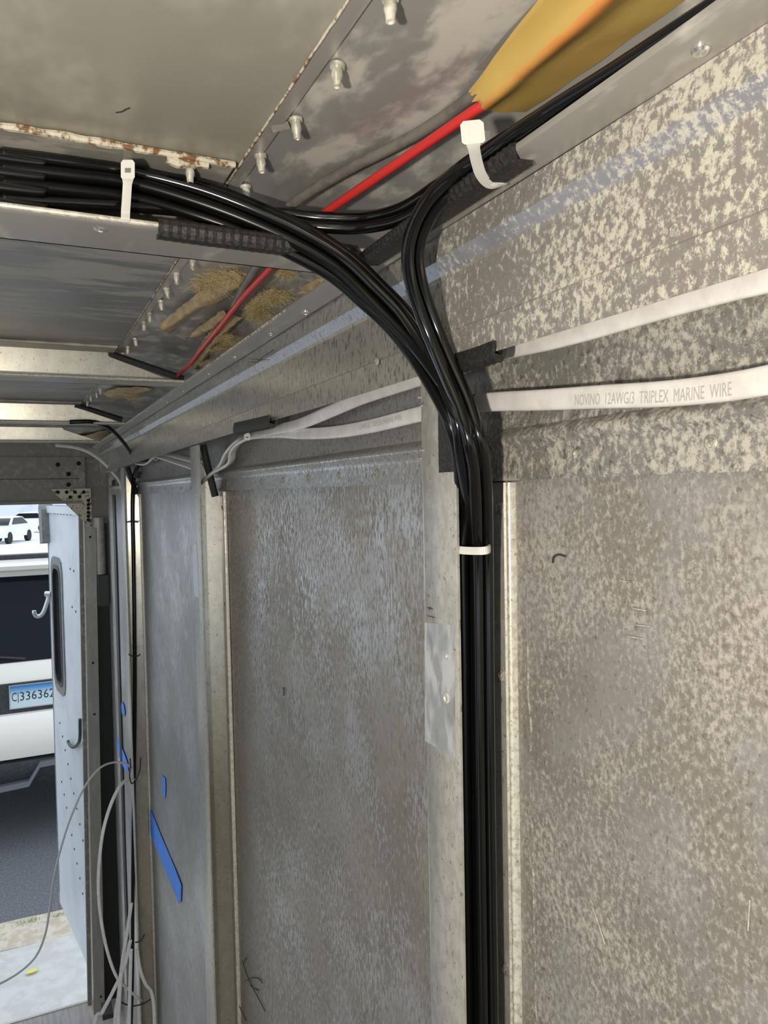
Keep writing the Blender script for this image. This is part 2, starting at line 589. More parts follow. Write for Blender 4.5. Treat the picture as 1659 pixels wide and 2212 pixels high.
# ceiling: centre skin, riveted corner skin that curves down behind the rail
mb = MB().box((XL, YFRONT, ZC + ZROOF), (.126, YREAR, ZC + ZROOF + .02))
CEIL = put('ceiling', mb, M_ROOF, kind='structure', smooth=False, label='dull grey aluminium van roof skin')
M_ROOFFAR = sheet_metal('streaked_roof_aluminium', (.30, .30, .30), (.44, .425, .385), (.21, .21, .21), s=26, lo=.48, hi=.66,
                        stretch=(.45, 2.2, 1), bigs=6, bigk=.6, dlo=.6, dhi=.8, damt=.4, ds=3, metallic=.5, rough=.34, bump=.03)
for ya, yb in ((.490, 1.03), (1.075, 1.66), (1.705, 2.22), (2.265, 2.84)):
    put('roof_panel', MB().box((XL, ya, ZC + ZROOF - .0007), (.1212, yb, ZC + ZROOF)), M_ROOFFAR, parent=CEIL, smooth=False)
prof = [(.121, .1925), (.135, .1922), (.16, .1920), (.185, .1915), (.205, .190), (.225, .187), (.243, .181), (.258, .172),
        (.270, .160), (.279, .145), (.284, .128), (.286, .11)]
rows = []
ny = 120
for i in range(ny + 1):
    y = YFRONT + (YREAR - YFRONT) * i / ny
    r = []
    for k, (x, z) in enumerate(prof):
        w = .0022 * mnoise.noise(Vector((x * 30, y * 7, 2))) * min(1, k / 3)
        r.append(V(x, y, z + w))
    rows.append(r)
put('corner_skin', MB().grid(rows, thick=(.0008, 0, .001)), M_CORNER, parent=CEIL)

# seam sealant with rust along the lap joint
def lumpy(pts, r, seed, n=7):
    mbx = MB()
    out = []
    for i, p in enumerate(pts):
        out.append(p + Vector((mnoise.noise(p * 90 + Vector((seed, 0, 0))), 0, mnoise.noise(p * 90 + Vector((0, seed, 0))))) * r * .35)
    mbx.tube(out, r, n, scale=lambda t: .65 + .75 * abs(mnoise.noise(Vector((t * 23, seed, 0)))))
    return mbx


def line(a, b, n):
    return [a.lerp(b, i / (n - 1)) for i in range(n)]


put('seam_sealant', lumpy(line(V(.1212, .05, .1915), V(.1212, .489, .1915), 70), .0008, 1), M_RUST, parent=CEIL)
put('seam_sealant', lumpy(line(V(.1212, .53, .1915), V(.1212, 1.03, .1915), 60), .0007, 4), M_RUST, parent=CEIL)
put('seam_sealant', lumpy(line(V(.1212, 1.12, .1915), V(.1212, 1.66, .1915), 40), .0010, 9), M_RUST, parent=CEIL)

put('lap_edge', MB().box((.1222, YFRONT, ZC + .1908), (.1290, 2.2, ZC + .1922)), M_RAIL, parent=CEIL, smooth=False)
# blind rivet tails hanging from the corner skin
rv = MB().lathe(Vector((0, 0, 0)), (0, 0, -1), [(-.001, .0036), (.0006, .0034), (.0007, .0023), (.0026, .0026), (.0045, .0027),
                                              (.0062, .0021), (.0085, .0019), (.0092, .0019), (.0093, .0013), (.0086, .0011)], 12)
rvm = rv.mesh('rivet')
rvm.materials.append(M_RIVET)
smooth_mesh(rvm, 35)


class _Src:
    pass


RV = _Src()
RV.data = rvm


def rivet(px, py, z=.1905, parent=CEIL, s=1.0):
    p = P(px, py, Z=z)
    o = copy_part(RV, 'rivet', parent, p - parent.base, (random.uniform(-.12, .12), random.uniform(-.12, .12), random.uniform(0, 6)))
    o.scale = (s, s, s)
    return o


for px, py in [(729, 145), (639, 260), (563, 338), (531, 405), (843, -2)]:
    rivet(px, py)
for px, py in [(417, 560), (381, 592), (360, 624), (348, 651), (324, 678), (311, 697), (292, 732), (276, 750), (265, 764)]:
    rivet(px, py, s=.92)
for px, py in [(217, 842), (209, 850), (196, 858), (189, 869), (186, 876)]:
    rivet(px, py, s=.9)
# torn corner of sealant film
put('sealant_film', MB().plate([P(585, 268, Z=.1915), P(622, 262, Z=.1915), P(628, 276, Z=.1905), P(590, 284, Z=.1905)], (0, 0, -.0006)),
    M_BOW, parent=CEIL)

# right wall: outer skin, one liner sheet per bay, spangled upper panel
POSTS = [  # near edge of inner flange, web: (y at eye level, y at the floor end)
    dict(y0=.377, w=.041),
    dict(y0=1.068, w=.060),
    dict(y0=1.925, w=.060),
]
mb = MB().box((XW + .006, YFRONT, ZC + ZFLOOR), (XW + .03, YREAR, ZC + .15))
WALL = put('wall_right', mb, M_FAR, kind='structure', smooth=False, label='dirty aluminium side wall of the van')


def sheet(y0, y1, mat, seed, bulge=.0015):
    rows = []
    for i in range(41):
        z = ZFLOOR + (.012 - ZFLOOR) * i / 40
        r = []
        for j in range(13):
            y = y0 + (y1 - y0) * j / 12
            w = bulge * mnoise.noise(Vector((y * 5, z * 3, seed)))
            r.append(V(XW + w, y, z))
        rows.append(r)
    return put('wall_sheet', MB().grid(rows, thick=(.0015, 0, 0)), mat, parent=WALL)


sheet(YFRONT, .415, M_NEAR, 1)
sheet(.42, 1.125, M_MID, 2, .0025)
sheet(1.13, 1.98, M_FAR, 3, .0016)
sheet(1.985, 2.62, M_FAR, 4)

# upper panel with its pressed ridge; rides over the wall sheets
up = [(.2625, .0048), (.2625, .020), (.262, .0245), (.2595, .027), (.2590, .0295), (.2605, .0325), (.2660, .036), (.2680, .046), (.2685, .062),
      (.268, .085), (.268, .105)]
up_t = [(x + .0014, z) for x, z in up]
rows = []
for i in range(101):
    y = YFRONT + (2.60 - YFRONT) * i / 100
    rows.append([V(x + .0006 * mnoise.noise(Vector((y * 6, z * 30, 5))), y, z + .0008 * mnoise.noise(Vector((y * 4, 0, 8)))) for x, z in up])
put('upper_panel', MB().grid([r for r in rows if r[0].y < .43], thick=(.0016, 0, 0)), M_UPPER, parent=WALL)
put('upper_panel', MB().grid([r for r in rows if r[0].y > .40], thick=(.0016, 0, 0)), M_UPPERFAR, parent=WALL)

# flat rivets pressed into the upper panel
fr = MB().lathe(Vector((0, 0, 0)), (-1, 0, 0), [(-.001, .0036), (.0002, .0036), (.0006, .0031), (.0007, .0022), (.0002, .0018), (.0001, .0008), (.0006, .0006)], 16)
frm = fr.mesh('rivet')
frm.materials.append(M_UPPER)
smooth_mesh(frm, 35)
FR = _Src()
FR.data = frm
for px, py in [(1247, 981), (1535, 956), (813, 1022), (731, 1027), (665, 1032), (610, 1037), (564, 1041), (523, 1043), (490, 1044),
               (412, 1054), (391, 1055), (372, 1056), (356, 1056), (341, 1057), (328, 1057), (315, 1058)]:
    p = P(px, py, X=.2622)
    copy_part(FR, 'rivet', WALL, p - WALL.base)

# header: vertical cove board below the shelf rail (chamfered fold, stepped lower edge)
hd = [(.2184, .1455), (.2176, .137), (.2166, .1302), (.2222, .1235), (.2228, .121), (.2222, .0895), (.2212, .0885), (.2214, .0700)]
rows = []
for i in range(151):
    y = YFRONT + (2.46 - YFRONT) * i / 150
    rows.append([V(x + .0007 * mnoise.noise(Vector((y * 5, z * 20, 3))), y, z + .0006 * mnoise.noise(Vector((y * 5, z * 20, 9)))) for x, z in hd])
near_rows = [r for r in rows if r[0].y < .383]
HEADER = put('trim_1', MB().grid([r[3:] for r in near_rows], thick=(.0016, 0, .0004)), M_HEAD, kind='structure', angle=12,
             label='spangled sheet metal header board along the top of the wall')
M_HEADFOLD = sheet_metal('spangled_daylit_fold_metal', (.47, .47, .50), (.62, .59, .51), (.26, .25, .25), s=270, lo=.50, hi=.62, stretch=(1, 1, .8), bigs=16, bigk=.34,
                         dlo=.62, dhi=.76, damt=.4, ds=1.1, metallic=.6, rough=.30, det=7, nrough=.76)  # bluish daylight reflection put into the fold's base colour
put('header_board', MB().grid([r[:3] for r in near_rows], thick=(.0016, 0, .0004)), M_HEAD, parent=HEADER, angle=12)
put('folded_edge', MB().grid([r[2:4] for r in near_rows], thick=(.0016, 0, .0004)), M_HEADFOLD, parent=HEADER, angle=12)
M_FOLD = sheet_metal('daylit_fold_metal', (.74, .76, .79), (.62, .62, .62), (.22, .17, .12), s=420, lo=.5, hi=.65, stretch=(1, 1, .5), bigs=9, bigk=.3,
                     dlo=.56, dhi=.66, damt=.6, ds=.8, metallic=.85, rough=.26, rspot=.05, mspot=.7, bump=.05)  # fold colour lightened and blued to carry the daylight sheen
far_rows = [[p + Vector((.0018, 0, 0)) for p in r] for r in rows if r[0].y > .35]
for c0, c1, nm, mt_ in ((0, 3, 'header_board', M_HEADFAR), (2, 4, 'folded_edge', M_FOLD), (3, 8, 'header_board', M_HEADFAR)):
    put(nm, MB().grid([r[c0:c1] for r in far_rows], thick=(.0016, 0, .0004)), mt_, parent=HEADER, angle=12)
# shelf rail
rows = []
rl = [(.2186, .1458), (.2100, .1462), (.2012, .1466), (.2000, .1472), (.1998, .1490)]
for i in range(91):
    y = YFRONT + (2.46 - YFRONT) * i / 90
    rows.append([V(x + .0008 * mnoise.noise(Vector((y * 6, 1, 3))), y, z + .0006 * mnoise.noise(Vector((y * 5, x * 20, 4)))) for x, z in rl])
RAIL = put('trim_2', MB().grid(rows, thick=(.0003, 0, .0014)), M_RAIL, kind='structure', angle=25,
           label='grey aluminium shelf rail below the roof corner')
# screws in the rail underside
scm = MB()
scm.lathe(Vector((0, 0, 0)), (0, 0, -1), [(-.002, .0038), (.0004, .0038), (.0014, .0030), (.0018, .0016), (.0018, .0012), (.0008, .0010)], 14)
scm = scm.mesh('screw')
scm.materials.append(M_SCREW)
smooth_mesh(scm, 30)
SCR = _Src()
SCR.data = scm
for px, py, s in [(1513, 108, .85), (660, 675, .9), (585, 722, .6), (508, 772, .7), (452, 808, .5), (397, 846, .5), (362, 869, .5)]:
    o = copy_part(SCR, 'screw', RAIL, P(px, py, Z=.1458) - RAIL.base)
    o.scale = (s, s, s)
for px, py in [(1455, 497), (813, 780), (905, 786)]:
    o = copy_part(FR, 'rivet', HEADER, P(px, py, X=.2216) - HEADER.base)
    o.scale = (.7, .7, .7)
# dried sealant along the rail lip, on the bay beyond the near bow
put('lip_sealant', lumpy(line(V(.2000, .60, .1488), V(.2000, .90, .1488), 40), .0013, 3), M_RUST, parent=RAIL)

# ================================================================== ROOF BOWS
def bow(i, y0):
    w = .049 if i == 0 else .045
    yw = y0 + w
    names = ['grey aluminium roof bow nearest the flat cable print, carrying the black cable bundle',
             'roof bow with a slanted black edge trim above the blue tape bay',
             'roof bow between the twice trimmed bow and the rear doorway, black cable hanging from its end',
             'last roof bow before the rear door header, thin white wire hanging from its end']
    names = ['grey roof bow that carries the thick black cable bundle',
             'second roof bow, cream web with a pale dumbbell shaped stain and long slanted black trim',
             'third roof bow, short black trim and one black cable curving off its end',
             'last roof bow in front of the rear door header, white wire at its end']
    t = thing('roof_bow', names[i], 'roof beam', V(-.775, y0, ZBOW), group='roof bows')
    th = .0016
    xr = .2005
    zt = ZROOF - .001
    # web, cut back on a slant towards the rail
    poly = [(XL, ZBOW), (xr, ZBOW), (xr, ZBOW + .006), (.112, zt - .008), (.108, zt), (XL, zt)]
    put('web', MB().plate([V(x, yw - .0045 * (z - ZBOW) / (zt - ZBOW), z) for x, z in poly], (0, -th, 0)), M_WEB, parent=t, smooth=False)
    # lower flange with rolled lip
    rows = []
    for k in range(31):
        x = XL + (xr + (.0 if i else .0) - XL) * k / 30
        rows.append([V(x, yw, ZBOW), V(x, y0 + .004, ZBOW), V(x, y0 + .001, ZBOW + .0004), V(x, y0, ZBOW + .0016), V(x, y0 + .0006, ZBOW + .0030)])
    put('lower_flange', MB().grid(rows, thick=(0, .0006, .0013)), M_BOW if i else M_RAIL, parent=t, angle=50)
    put('lower_lip', MB().tube([V(XL, y0 - .0002, ZBOW + .0022), V(.2, y0 - .0002, ZBOW + .0022)], .0015, 8), M_BEAD, parent=t)
    # upper flange riveted to the roof
    xe = .1177
    put('upper_flange', MB().box((XL, y0, ZC + zt - .0025), (xe, yw, ZC + zt)), M_BOW, parent=t, smooth=False)
    put('flange_lip', MB().tube([V(XL, y0, zt - .0015), V(xe, y0, zt - .0015)], .0019, 8), M_BEAD if i == 0 else M_BOW, parent=t)
    return t


B = [bow(i, y) for i, y in enumerate(BOWS)]
# sealant and rust along the near bow's upper flange
put('rusty_sealant', lumpy(line(V(-.35, .4390, .1900), V(.118, .4390, .1900), 130), .0027, 6), M_RUST, parent=B[0], label='flaking cream sealant with rust')
put('rusty_sealant', lumpy([P(360, 345, Y=.441), P(385, 352, Y=.441), P(420, 352, Y=.441), P(450, 356, Y=.441)], .0034, 8), M_RUST, parent=B[0])
put('rust_flake', lumpy([P(462, 402, Y=.474), P(487, 385, Y=.470), P(484, 412, Y=.478)], .0022, 11), M_RUST, parent=B[0])
rb = P(410, 360, Z=.1885)
copy_part(RV, 'rivet', B[0], rb - B[0].base)
for px, py in [(250, 369)]:
    copy_part(SCR, 'screw', B[0], P(px, py, Z=.1888) - B[0].base)
o = copy_part(SCR, 'screw', B[0], P(217, 493, Z=ZBOW + .0004) - B[0].base)
# pale stains left by old tape on the far webs (flat film on the metal)
for bi, pts in ((1, [(165, 765), (181, 764), (178, 783), (178, 813), (169, 813), (170, 783)]),
                (2, [(80, 875), (86, 875), (85, 905), (76, 906)]), (3, [(54, 932), (59, 932), (59, 953), (54, 953)])):
    yw = BOWS[bi] + .045
    put('stain', MB().plate([P(a, b_, Y=yw - .0018) for a, b_ in pts], (0, -.0003, 0)), M_GREYW, parent=B[bi], smooth=False)

# ================================================================== WALL POSTS
def post(i, label):
    d = POSTS[i]
    y0 = d['y0']
    yw = y0 + d['w']
    t = thing('wall_post', label, 'wall post', V(XF + .02, y0 + d['w'] / 2, ZFLOOR), group='wall posts')
    zt = .069
    th = .0018
    lean = [0.008, -.02, -.03][i]      # drift along the wall from eye level to the floor

    def vv(x, y, z):
        return V(x, y + lean * (z / ZFLOOR), z)
    zs = [ZFLOOR, -1.2, -.6, -.3, 0, zt]
    # inner flange, near edge free
    rows = []
    for z in zs:
        rows.append([vv(XF + .0004, y0 + .0002, z), vv(XF, y0 + .0012, z), vv(XF, yw - .002, z), vv(XF + .002, yw, z)])
    put('inner_flange', MB().grid(rows, thick=(th, .0004, 0)), M_POST, parent=t, angle=50)
    # web, cut on a slant at the top
    slant = .075 if i else .045
    pts = [vv(XF + .0005, yw, ZFLOOR), vv(XW - .0005, yw - .0065, ZFLOOR), vv(XW - .0005, yw - .0065, zt - slant), vv(XF + .004, yw - .0006, zt - .002), vv(XF + .0005, yw, zt - .002)]
    put('web', MB().plate(pts, (0, -th, 0)), M_WEB, parent=t, smooth=False)
    # wall flange with a raised bead on its near edge
    zb = .0035
    fw = .040
    rows = []
    for z in [ZFLOOR, -1.2, -.6, -.3, zb]:
        rows.append([vv(XW - .0008, yw, z), vv(XW - .0022, yw - fw + .012, z), vv(XW - .0022, yw - fw + .009, z)])
    put('wall_flange', MB().grid(rows, thick=(.0016, 0, 0)), M_POST, parent=t, smooth=False)
    rows = []
    pr = [(-.0018, .009), (-.0030, .0085), (-.0034, .008), (-.0020, .0072), (-.0022, .0052), (-.0040, .0042), (-.0052, .0026), (-.0050, .0010), (-.0036, .0002), (-.0008, 0)]
    for z in [ZFLOOR, -1.2, -.6, -.3, zb]:
        rows.append([vv(XW + a, yw - fw + c, z) for a, c in pr])
    put('bead', MB().grid(rows, thick=(.0008, 0, 0)), M_BEAD, parent=t, angle=60)
    # rivets on the wall flange
    for z in ([-.012, -.115, -.30, -.55] if i == 0 else [-.02, -.16, -.33, -.55, -.8]):
        copy_part(FR, 'rivet', t, vv(XW - .0030, yw - fw + .0135, z) - t.base)
    return t


PO = [post(0, 'pale wall post whose channel holds the thick black cable bundle'),
      post(1, 'wall post with a slanted black trim, between the streaked sheet and the blue tape bay'),
      post(2, 'wall post near the rear door with a single black cable in its channel')]
# bare patch and scuffs on the near post face
pm = MB().plate([P(917, 1345, X=XF - .0002), P(980, 1350, X=XF - .0002), P(984, 1640, X=XF - .0002), P(918, 1600, X=XF - .0002)], (.0001, 0, 0))
M_SCUFF = sheet_metal('scraped_aluminium', (.44, .44, .44), (.58, .58, .58), (.20, .20, .20), s=60, lo=.4, hi=.6, stretch=(1, 1, .5), bigs=16,
                      bigk=.3, dlo=.56, dhi=.66, damt=.6, ds=.7, metallic=.4, rough=.4, bump=.03)
put('scraped_patch', pm, M_SCUFF, parent=PO[0], smooth=False)
hole = MB().lathe(P(965, 1508, X=XF - .0002), (-1, 0, 0), [(-.001, .0032), (.0005, .0032), (.0008, .0024), (.0002, .002), (-.0006, .0016)], 14)
put('pop_rivet', hole, M_BEAD, parent=PO[0])
hole = MB().lathe(P(968, 1418, X=XF - .0002), (-1, 0, 0), [(-.001, .0020), (.0005, .0020), (.0007, .0014), (.0002, .001)], 12)
put('pop_rivet', hole, M_BEAD, parent=PO[0])
for px, py in [(906, 858), (912, 876), (945, 870), (914, 972), (910, 990)]:
    hole = MB().lathe(P(px, py, X=XF - .0002), (-1, 0, 0), [(-.001, .0011), (.0004, .0011), (.0007, .0006)], 8)
    put('rivet_head', hole, M_SCREW, parent=PO[0])
# peeled white paint on the second post
put('bare_patch', MB().plate([P(417, 1180, X=XF - .0003), P(424, 1172, X=XF - .0003), P(430, 1290, X=XF - .0003), P(420, 1290, X=XF - .0003), P(416, 1240, X=XF - .0003)], (.0002, 0, 0)),
    M_DOOR, parent=PO[1], smooth=False)

# ================================================================== EDGE TRIMS (ribbed black U channel)
def trim(pts, up, label, w=.0075, h=.010, n=10, pitch=.0048, cat='edge trim', group='black rubber edge trims'):
    path = cr(pts, 12)
    # resample evenly
    L = [0]
    for a, b_ in zip(path, path[1:]):
        L.append(L[-1] + (b_ - a).length)
    k = max(6, int(L[-1] / pitch) * 2)
    pts2 = []
    j = 0
    for i in range(k + 1):
        s = L[-1] * i / k
        while j < len(L) - 2 and L[j + 1] < s:
            j += 1
        t = (s - L[j]) / max(1e-9, L[j + 1] - L[j])
        pts2.append(path[j].lerp(path[j + 1], t))
    a = w / 2
    prof = [(-a, 0), (-a * .98, h * .55), (-a * .75, h * .85), (-a * .3, h), (a * .3, h), (a * .75, h * .85), (a * .98, h * .55), (a, 0),
            (a * .55, 0), (a * .55, h * .6), (-a * .55, h * .6), (-a * .55, 0)]
    mbx = MB()
    mbx.sweep(pts2, up, prof, scale=None)
    kk = len(prof)
    for i in range(len(pts2)):
        if i % 2:
            c = pts2[i]
            for q in range(i * kk, i * kk + 8):
                mbx.v[q] = c + (mbx.v[q] - c) * .95
    return put('edge_trim', mbx, M_RUBBER, label=label, cat=cat, group=group, angle=20)


dn = Vector((0, 0, -1))
nearY = Vector((0, -1, 0))
# near bow lip
trim([V(.0735, .444, .1495), V(.10, .444, .1490), V(.135, .443, .1485), V(.17, .443, .148), V(.193, .443, .1475)], nearY + dn * .2, 'ribbed black trim clipped to the lower lip of the bow with the cable bundle',
     w=.012, h=.009)
# shelf rail, both sides of the right hand cable drop
a0, a1 = P(800, 558, X=.2005), P(1068, 392, X=.2005)
trim([V(.2085, .440, .1472), V(.2085, .37, .1474), V(.2085, .31, .1474), V(.2085, .279, .1474)], Vector((-1, 0, -.12)), 'wide black trim on the shelf rail lip under the looping cables', w=.0100, h=.0135)
# header lower edge beside the near post, right
trim([P(978, 772, X=.2225), P(1030, 757, X=.2225), P(1080, 739, X=.2225)], Vector((-.15, 0, -1)), 'short black trim on the header board edge over the upper white cable', w=.0085, h=.0105)
# near post flange
trim([V(XF + .0006, .3915, .062), V(XF + .0006, .3920, .035), V(XF + .0006, .3920, .010)], nearY, 'upright ribbed black trim on the edge of the post holding the cable bundle', w=.0062, h=.0165)
# header edge in the middle bay
trim([P(515, 916, X=.2225), P(552, 908, X=.2225), P(591, 899, X=.2225)], Vector((-.25, 0, -1)), 'short black trim on the header board edge at the white tied cables', w=.010, h=.012)
# slanted trims on the far bow webs
trim([V(.110, 1.0735, .1855), V(.155, 1.0735, .172), V(.207, 1.0735, .1560)], Vector((.28, 0, 1)), 'long slanted black trim on the web of the bow with the dumbbell stain', w=.010, h=.0085)
trim([V(.106, 1.7035, .1850), V(.15, 1.7035, .172), V(.198, 1.7035, .1570)], Vector((.28, 0, 1)), 'slanted black trim on the third bow, next to the hanging black cable', w=.013, h=.011)
trim([P(432, 962, Y=1.119), P(444, 1015, Y=1.117), P(459, 1074, Y=1.115)], Vector((.9, 0, .3)), 'slanted black trim across the top of the middle wall post', w=.010, h=.0095)
trim([P(271, 1010, Y=1.976), P(281, 1040, Y=1.974), P(291, 1069, Y=1.972)], Vector((.9, 0, .3)), 'slanted black trim at the top of the post near the rear door', w=.012, h=.011)


# ================================================================== BLACK CABLES
def offset_path(ctr, offs, n=10):
    """ctr: control points; offs: per control point (across, depth) in metres, measured square to the run"""
    out = []
    for i, p in enumerate(ctr):
        t = (ctr[min(i + 1, len(ctr) - 1)] - ctr[max(i - 1, 0)]).normalized()
        vdir = (p - CAM).normalized()
        e1 = t.cross(vdir).normalized()
        e2 = e1.cross(t).normalized()
        if e2.dot(vdir) < 0:
            e2 = -e2
        if p.x < .08:                      # straight run in the bow channel
            e1, e2 = Vector((0, 0, 1)), Vector((0, 1, 0))
        a, b_ = offs[i]
        out.append(p + e1 * a + e2 * b_)
    return cr(out, n)


R0 = .0037
main = [V(-1.2, .463, .164), V(-.6, .463, .164), P(-120, 396, Y=.463), P(0, 402, Y=.463), P(150, 410, Y=.463), P(280, 420, Y=.463), P(420, 442, Y=.458),
        P(540, 480, Y=.449), P(640, 520, Y=.438), P(731, 573, Y=.425), P(800, 634, Y=.412), P(857, 690, Y=.402), P(913, 762, X=.2110),
        P(960, 838, X=.2125), P(994, 910, X=.2150), P(1012, 990, X=.2230), P(1018, 1080, X=.236), P(1021, 1187, X=.242), P(1023, 1400, X=.243), P(1026, 1700, X=.243),
        P(1030, 2000, X=.243), P(1034, 2300, X=.243), V(.243, .395, -.9), V(.243, .395, -1.78)]
NM = len(main)
R_post = [P(1650, -55, Z=.156), P(1500, 42, Z=.156), P(1330, 152, Z=.156), P(1200, 232, Z=.156), P(1100, 298, Z=.156), P(1035, 345, Z=.1565), P(985, 378, X=.1965), P(935, 424, X=.190),
          P(903, 480, X=.1875), P(889, 540, X=.188), P(893, 600, X=.192), P(913, 668, X=.199), P(940, 738, X=.2065), P(970, 808, X=.2120), P(1001, 880, X=.2165), P(1024, 960, X=.2210), P(1036, 1040, X=.231),
          P(1040, 1187, X=.241), P(1042, 1400, X=.243), P(1045, 1700, X=.243), P(1049, 2000, X=.243), P(1053, 2300, X=.243), V(.243, .386, -.9), V(.243, .386, -1.78)]
B_rail = [V(-1.2, .463, .1545), V(-.6, .463, .1545), P(-120, 437, Y=.463), P(0, 440, Y=.463), P(150, 446, Y=.463), P(280, 452, Y=.462), P(420, 458, Y=.462), P(540, 468, Y=.455), P(620, 476, Y=.448), P(700, 486, Y=.440),
          P(790, 484, Y=.425), P(870, 462, Y=.400), P(935, 420, Y=.375), P(990, 380, Z=.157), P(1045, 342, Z=.1575), P(1110, 296, Z=.1575), P(1210, 230, Z=.1575), P(1340, 148, Z=.1575), P(1510, 38, Z=.1575), P(1660, -58, Z=.1575)]


def cable(name, pts, r, mat, label, cat='cable', group=None, n=12):
    return put(name, MB().tube(pts, r, n), mat, label=label, cat=cat, group=group, angle=80)


def seq(n, keys):
    """keys: list of (index, (a,b)) -> per index offsets, linear"""
    out = []
    for i in range(n):
        for (i0, o0), (i1, o1) in zip(keys, keys[1:]):
            if i0 <= i <= i1:
                t = (i - i0) / (i1 - i0) if i1 > i0 else 0
                out.append((lerp(o0[0], o1[0], t), lerp(o0[1], o1[1], t)))
                break
    return out


# offsets (across the run, away from the viewer); + across = lower/left side of the curve
LAB_A = 'glossy black cable curving from the roof bow down the post, in the main bundle'
MAINS = [
    [(0, (-.0150, -.006)), (3, (-.0145, -.006)), (5, (-.0105, -.006)), (8, (-.0060, -.0035)), (11, (-.0040, -.0035)), (15, (.0035, -.002)), (17, (-.0015, -.006)), (NM - 1, (-.001, -.006))],
    [(0, (-.0072, -.007)), (3, (-.0070, -.007)), (5, (-.0035, -.008)), (8, (.0012, -.0040)), (11, (.0032, -.0030)), (15, (-.0040, -.003)), (17, (.0058, -.0055)), (NM - 1, (.0062, -.006))],
    [(0, (.0008, -.007)), (3, (.0010, -.007)), (5, (.0040, -.006)), (8, (.0082, -.0015)), (11, (.0062, .0025)), (15, (.0052, .0045)), (17, (.0066, .0020)), (NM - 1, (.0068, .0018))],
    [(0, (-.0165, .0020)), (3, (-.0160, .0020)), (5, (-.0125, .0030)), (8, (-.0085, .0035)), (11, (-.0070, .0030)), (15, (-.0030, .0050)), (17, (-.0012, .0018)), (NM - 1, (-.001, .0016))],
    [(0, (-.0050, .0015)), (5, (-.0050, .0020)), (8, (.0000, .0040)), (11, (-.0005, .0040)), (15, (.0012, .0100)), (17, (.0022, .0090)), (NM - 1, (.002, .009))],
    [(0, (.0030, .0020)), (5, (.0030, .0030)), (8, (.0060, .0065)), (11, (.0020, .0095)), (15, (-.0050, .0110)), (17, (-.0060, .0085)), (NM - 1, (-.006, .0085))],
]
for k, keys in enumerate(MAINS):
    keys = [(i_, (-a_, b_)) for i_, (a_, b_) in keys]
    cable('black_cable', offset_path(main, seq(NM, keys)), R0, M_CABLE_DUST if k in (1, 2, 4, 5) else M_CABLE, LAB_A, group='black cables from bow to post')
NR = len(R_post)
LAB_R = 'black cable from the shelf rail looping down beside the header into the post'
for keys in ([(0, (0, -.002)), (5, (0, -.003)), (9, (-.0018, -.003)), (13, (-.002, -.003)), (16, (-.0025, -.0035)), (NR - 1, (-.0025, -.004))],
             [(0, (.0065, .002)), (5, (.006, .003)), (9, (.0036, .0028)), (13, (.0036, .0022)), (16, (.0035, .0005)), (NR - 1, (.0035, .001))]):
    cable('black_cable', offset_path(R_post, seq(NR, keys)), R0 * .95, M_CABLE, LAB_R, group='black cables from rail to post')
NB = len(B_rail)
LAB_B = 'black cable swinging from the roof bow across to the shelf rail'
for keys in ([(0, (.001, -.006)), (6, (.000, -.004)), (9, (-.0015, -.0020)), (NB - 6, (-.004, -.001)), (NB - 1, (-.007, -.001))],
             [(0, (.004, .003)), (6, (.003, .004)), (9, (.0040, .0025)), (NB - 6, (.002, .006)), (NB - 1, (-.002, .007))]):
    cable('black_cable', offset_path(B_rail, seq(NB, keys)), R0 * .95, M_CABLE, LAB_B, group='black cables from bow to rail')

# ================================================================== RED WIRE, GREY CABLE, TAPE
red = [P(1310, -12, Z=.1800), P(1185, 112, Z=.1800), P(1060, 216, Z=.1795), P(1032, 234, Z=.177), P(870, 345, Z=.177), P(690, 468, Z=.176), P(640, 512, Z=.175), P(590, 572, Z=.174), P(560, 604, Z=.173), P(520, 648, Z=.172),
       P(478, 702, Z=.171), P(440, 748, Z=.169), P(410, 786, Z=.166), P(383, 812, Z=.163)]
cable('red_wire', cr(red, 8), .0026, M_RED, 'bright red wire running along the roof corner out of the tan tape', 'wire')
grey = [P(1180, 60, Z=.1855), P(1024, 205, Z=.186), P(900, 290, Z=.1865), P(760, 362, Z=.187), P(680, 408, Z=.186), P(625, 448, Z=.183), P(600, 490, Z=.179), P(566, 556, Z=.177), P(545, 590, Z=.177),
        P(528, 618, Z=.177), P(505, 660, Z=.177)]
cable('grey_cable', cr(grey, 8), .0032, M_GREYW, 'dull grey cable running along the roof corner beside the red wire', 'cable')

# tan paper tape over the wires: drapes over the red wire, then flat to the roof
rows = []
mi = []
A0, A1 = P(1012, 196, Z=.1845), P(1172, -14, Z=.1845)
Bw0, Bw1 = P(1024, 206, Z=.1800), P(1262, -14, Z=.1800)
C0, C1 = P(1044, 236, Z=.1748), P(1330, -12, Z=.1748)
D0, D1 = P(1068, 240, Z=.1798), P(1372, -8, Z=.1798)
E0, E1 = P(1135, 243, Z=.1845), P(1500, -14, Z=.1845)
nr = 24
for i in range(nr + 1):
    t = i / nr
    ctrl = [A0.lerp(A1, t), Bw0.lerp(Bw1, t), C0.lerp(C1, t), D0.lerp(D1, t), E0.lerp(E1, t)]
    row = cr(ctrl, 5)
    for q, p in enumerate(row):
        p.z += .0009 * mnoise.noise(Vector((p.x * 60, p.y * 40, 2)))
    if i == 0:
        for q, p in enumerate(row):
            p.y += .006 * mnoise.noise(Vector((q * .9, 4, 0)))
    rows.append(row)
mbx = MB()
mbx.grid(rows, thick=(0, 0, -.0003))
c = len(rows[0])
